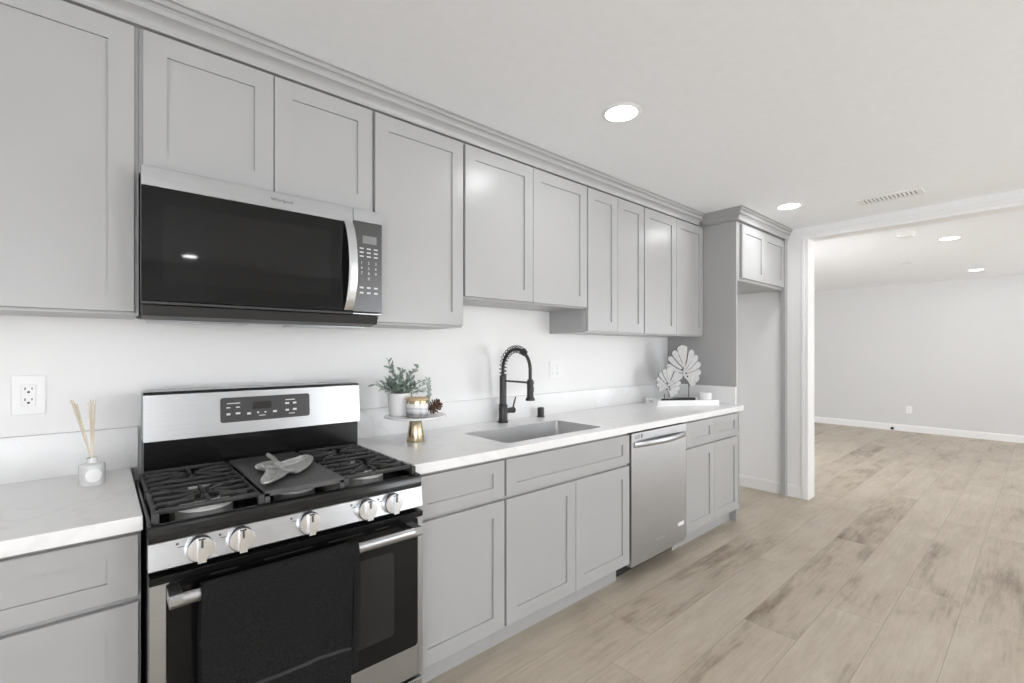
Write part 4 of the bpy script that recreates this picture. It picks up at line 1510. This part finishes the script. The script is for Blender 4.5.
def split_leaf(lobes, sc, rot, thick, bend, ox, oy, oz):
    """a split leaf cast as one plate: blades fanning out from a hub; the rims are dark"""
    mb = MB()
    def blade(p0, p1, wd, cv, off):
        p0, p1 = Vector(p0), Vector(p1)
        d = p1 - p0
        nr = Vector((d.y, -d.x)).normalized()
        ctl = p0 + d * 0.5 + nr * cv
        L, Rr = [], []
        n = 14
        for k in range(n + 1):
            u = k / n
            p = p0 * (1 - u) ** 2 + ctl * (2 * u * (1 - u)) + p1 * u * u
            tg = ((ctl - p0) * (1 - u) + (p1 - ctl) * u).normalized()
            q = Vector((tg.y, -tg.x))
            if u < 0.82:
                hw = wd * 0.5 * (0.24 + 0.76 * (u / 0.82) ** 0.9)
            else:
                hw = wd * 0.5 * math.sqrt(max(0.0, 1 - ((u - 0.82) / 0.18) ** 2))
            hw = max(hw, 0.03)
            L.append(p + q * hw); Rr.append(p - q * hw)
        ring = L + Rr[::-1]
        plate([(p.x, p.y) for p in ring], off)
    def plate(ring, off):
        a = rot
        def P(p, y):
            x, z = p[0] * sc, p[1] * sc
            y = y - bend * x * x
            return (ox + x * math.cos(a) + z * math.sin(a), oy + y, oz - x * math.sin(a) + z * math.cos(a))
        n = len(ring)
        h = thick / 2 + off
        F = [mb.V(P(p, h)) for p in ring]
        B = [mb.V(P(p, -h)) for p in ring]
        m = n // 2
        for V_ in (F, B):
            for i in range(m - 1):
                mb.bm.faces.new((V_[i], V_[i + 1], V_[n - 2 - i], V_[n - 1 - i]))
        for i in range(n):
            f = mb.bm.faces.new((F[i], B[i], B[(i + 1) % n], F[(i + 1) % n]))
            f.material_index = 1
    for i, (p0, p1, wd, cv) in enumerate(lobes):
        blade(p0, p1, wd * (1.12 if i < 2 else 1.27), cv, 0.012 * (i % 5))
    ring = [(0.62 * math.cos(2 * math.pi * k / 20), 0.7 + 1.6 * math.sin(2 * math.pi * k / 20)) for k in range(20)]
    plate(ring, 0.07)
    return mb


def leaf_sculpture(u, v, zh, sc, rot, studs, rods, label, plate):
    t = tray_thing('leaf_sculpture', u, v, TZ, label, 'sculpture', 'leaf sculptures on the tray')
    lf = tpart(t, 'leaf', split_leaf(BIG, sc, rot, 0.45, 0.012, u, -v, zh), [M['leafface'], M['leafedge']])
    for x, z in studs:
        x, z = x * sc, z * sc
        cx_, cz_ = u + x * math.cos(rot) + z * math.sin(rot), zh - x * math.sin(rot) + z * math.cos(rot)
        tpart(t, 'stud', MB().lathe([(0.27, 0.2), (0.27, 0.36), (0.05, 0.38)], (cx_, -v, cz_), 10, axis='o'), M['leafedge'], parent=lf)
    for ru, zt in rods:
        tpart(t, 'rod', MB().tube([(ru, -v - 0.35, TZ + 0.2), (ru, -v - 0.35, zt)], 0.11, 6), M['matteblack'], smooth=60)
    tpart(t, 'base_plate', MB().box(plate[0], plate[1], -v - 0.8, -v + 0.6, TZ, TZ + 1.45, bev=0.04, seg=1), M['matteblack'])
    return t


STUDS = [(-0.95, 1.9), (0.3, 0.7), (-0.55, -0.5), (0.75, -0.3)]
leaf_sculpture(11.4, 5.6, CT + 8.7, 1.0, R(0), STUDS, [(12.9, CT + 6.5)], 'larger white split-leaf sculpture on a dark rod, rear of the tray', (8.2, 14.6))
leaf_sculpture(4.85, 3.2, CT + 5.0, 0.70, R(13), STUDS, [(3.9, CT + 3.2), (6.4, CT + 4.2)], 'smaller white split-leaf sculpture in front on the left of the tray', (3.2, 7.8))
t = tray_thing('tealight_jar', 16.75, 3.3, TZ, 'short cream candle jar on the right end of the white tray', 'candle')
tpart(t, 'jar', MB().lathe([(1.75, 0), (1.9, 0.1), (1.9, 3.2), (1.75, 3.3), (1.6, 3.2), (1.6, 2.8), (0.1, 2.8)], (16.75, -3.3, TZ), 28), M['waxjar'], smooth=40)
tpart(t, 'wick', MB().tube([(16.75, -3.3, TZ + 2.8), (16.75, -3.3, TZ + 3.1)], 0.05, 5), M['matteblack'])
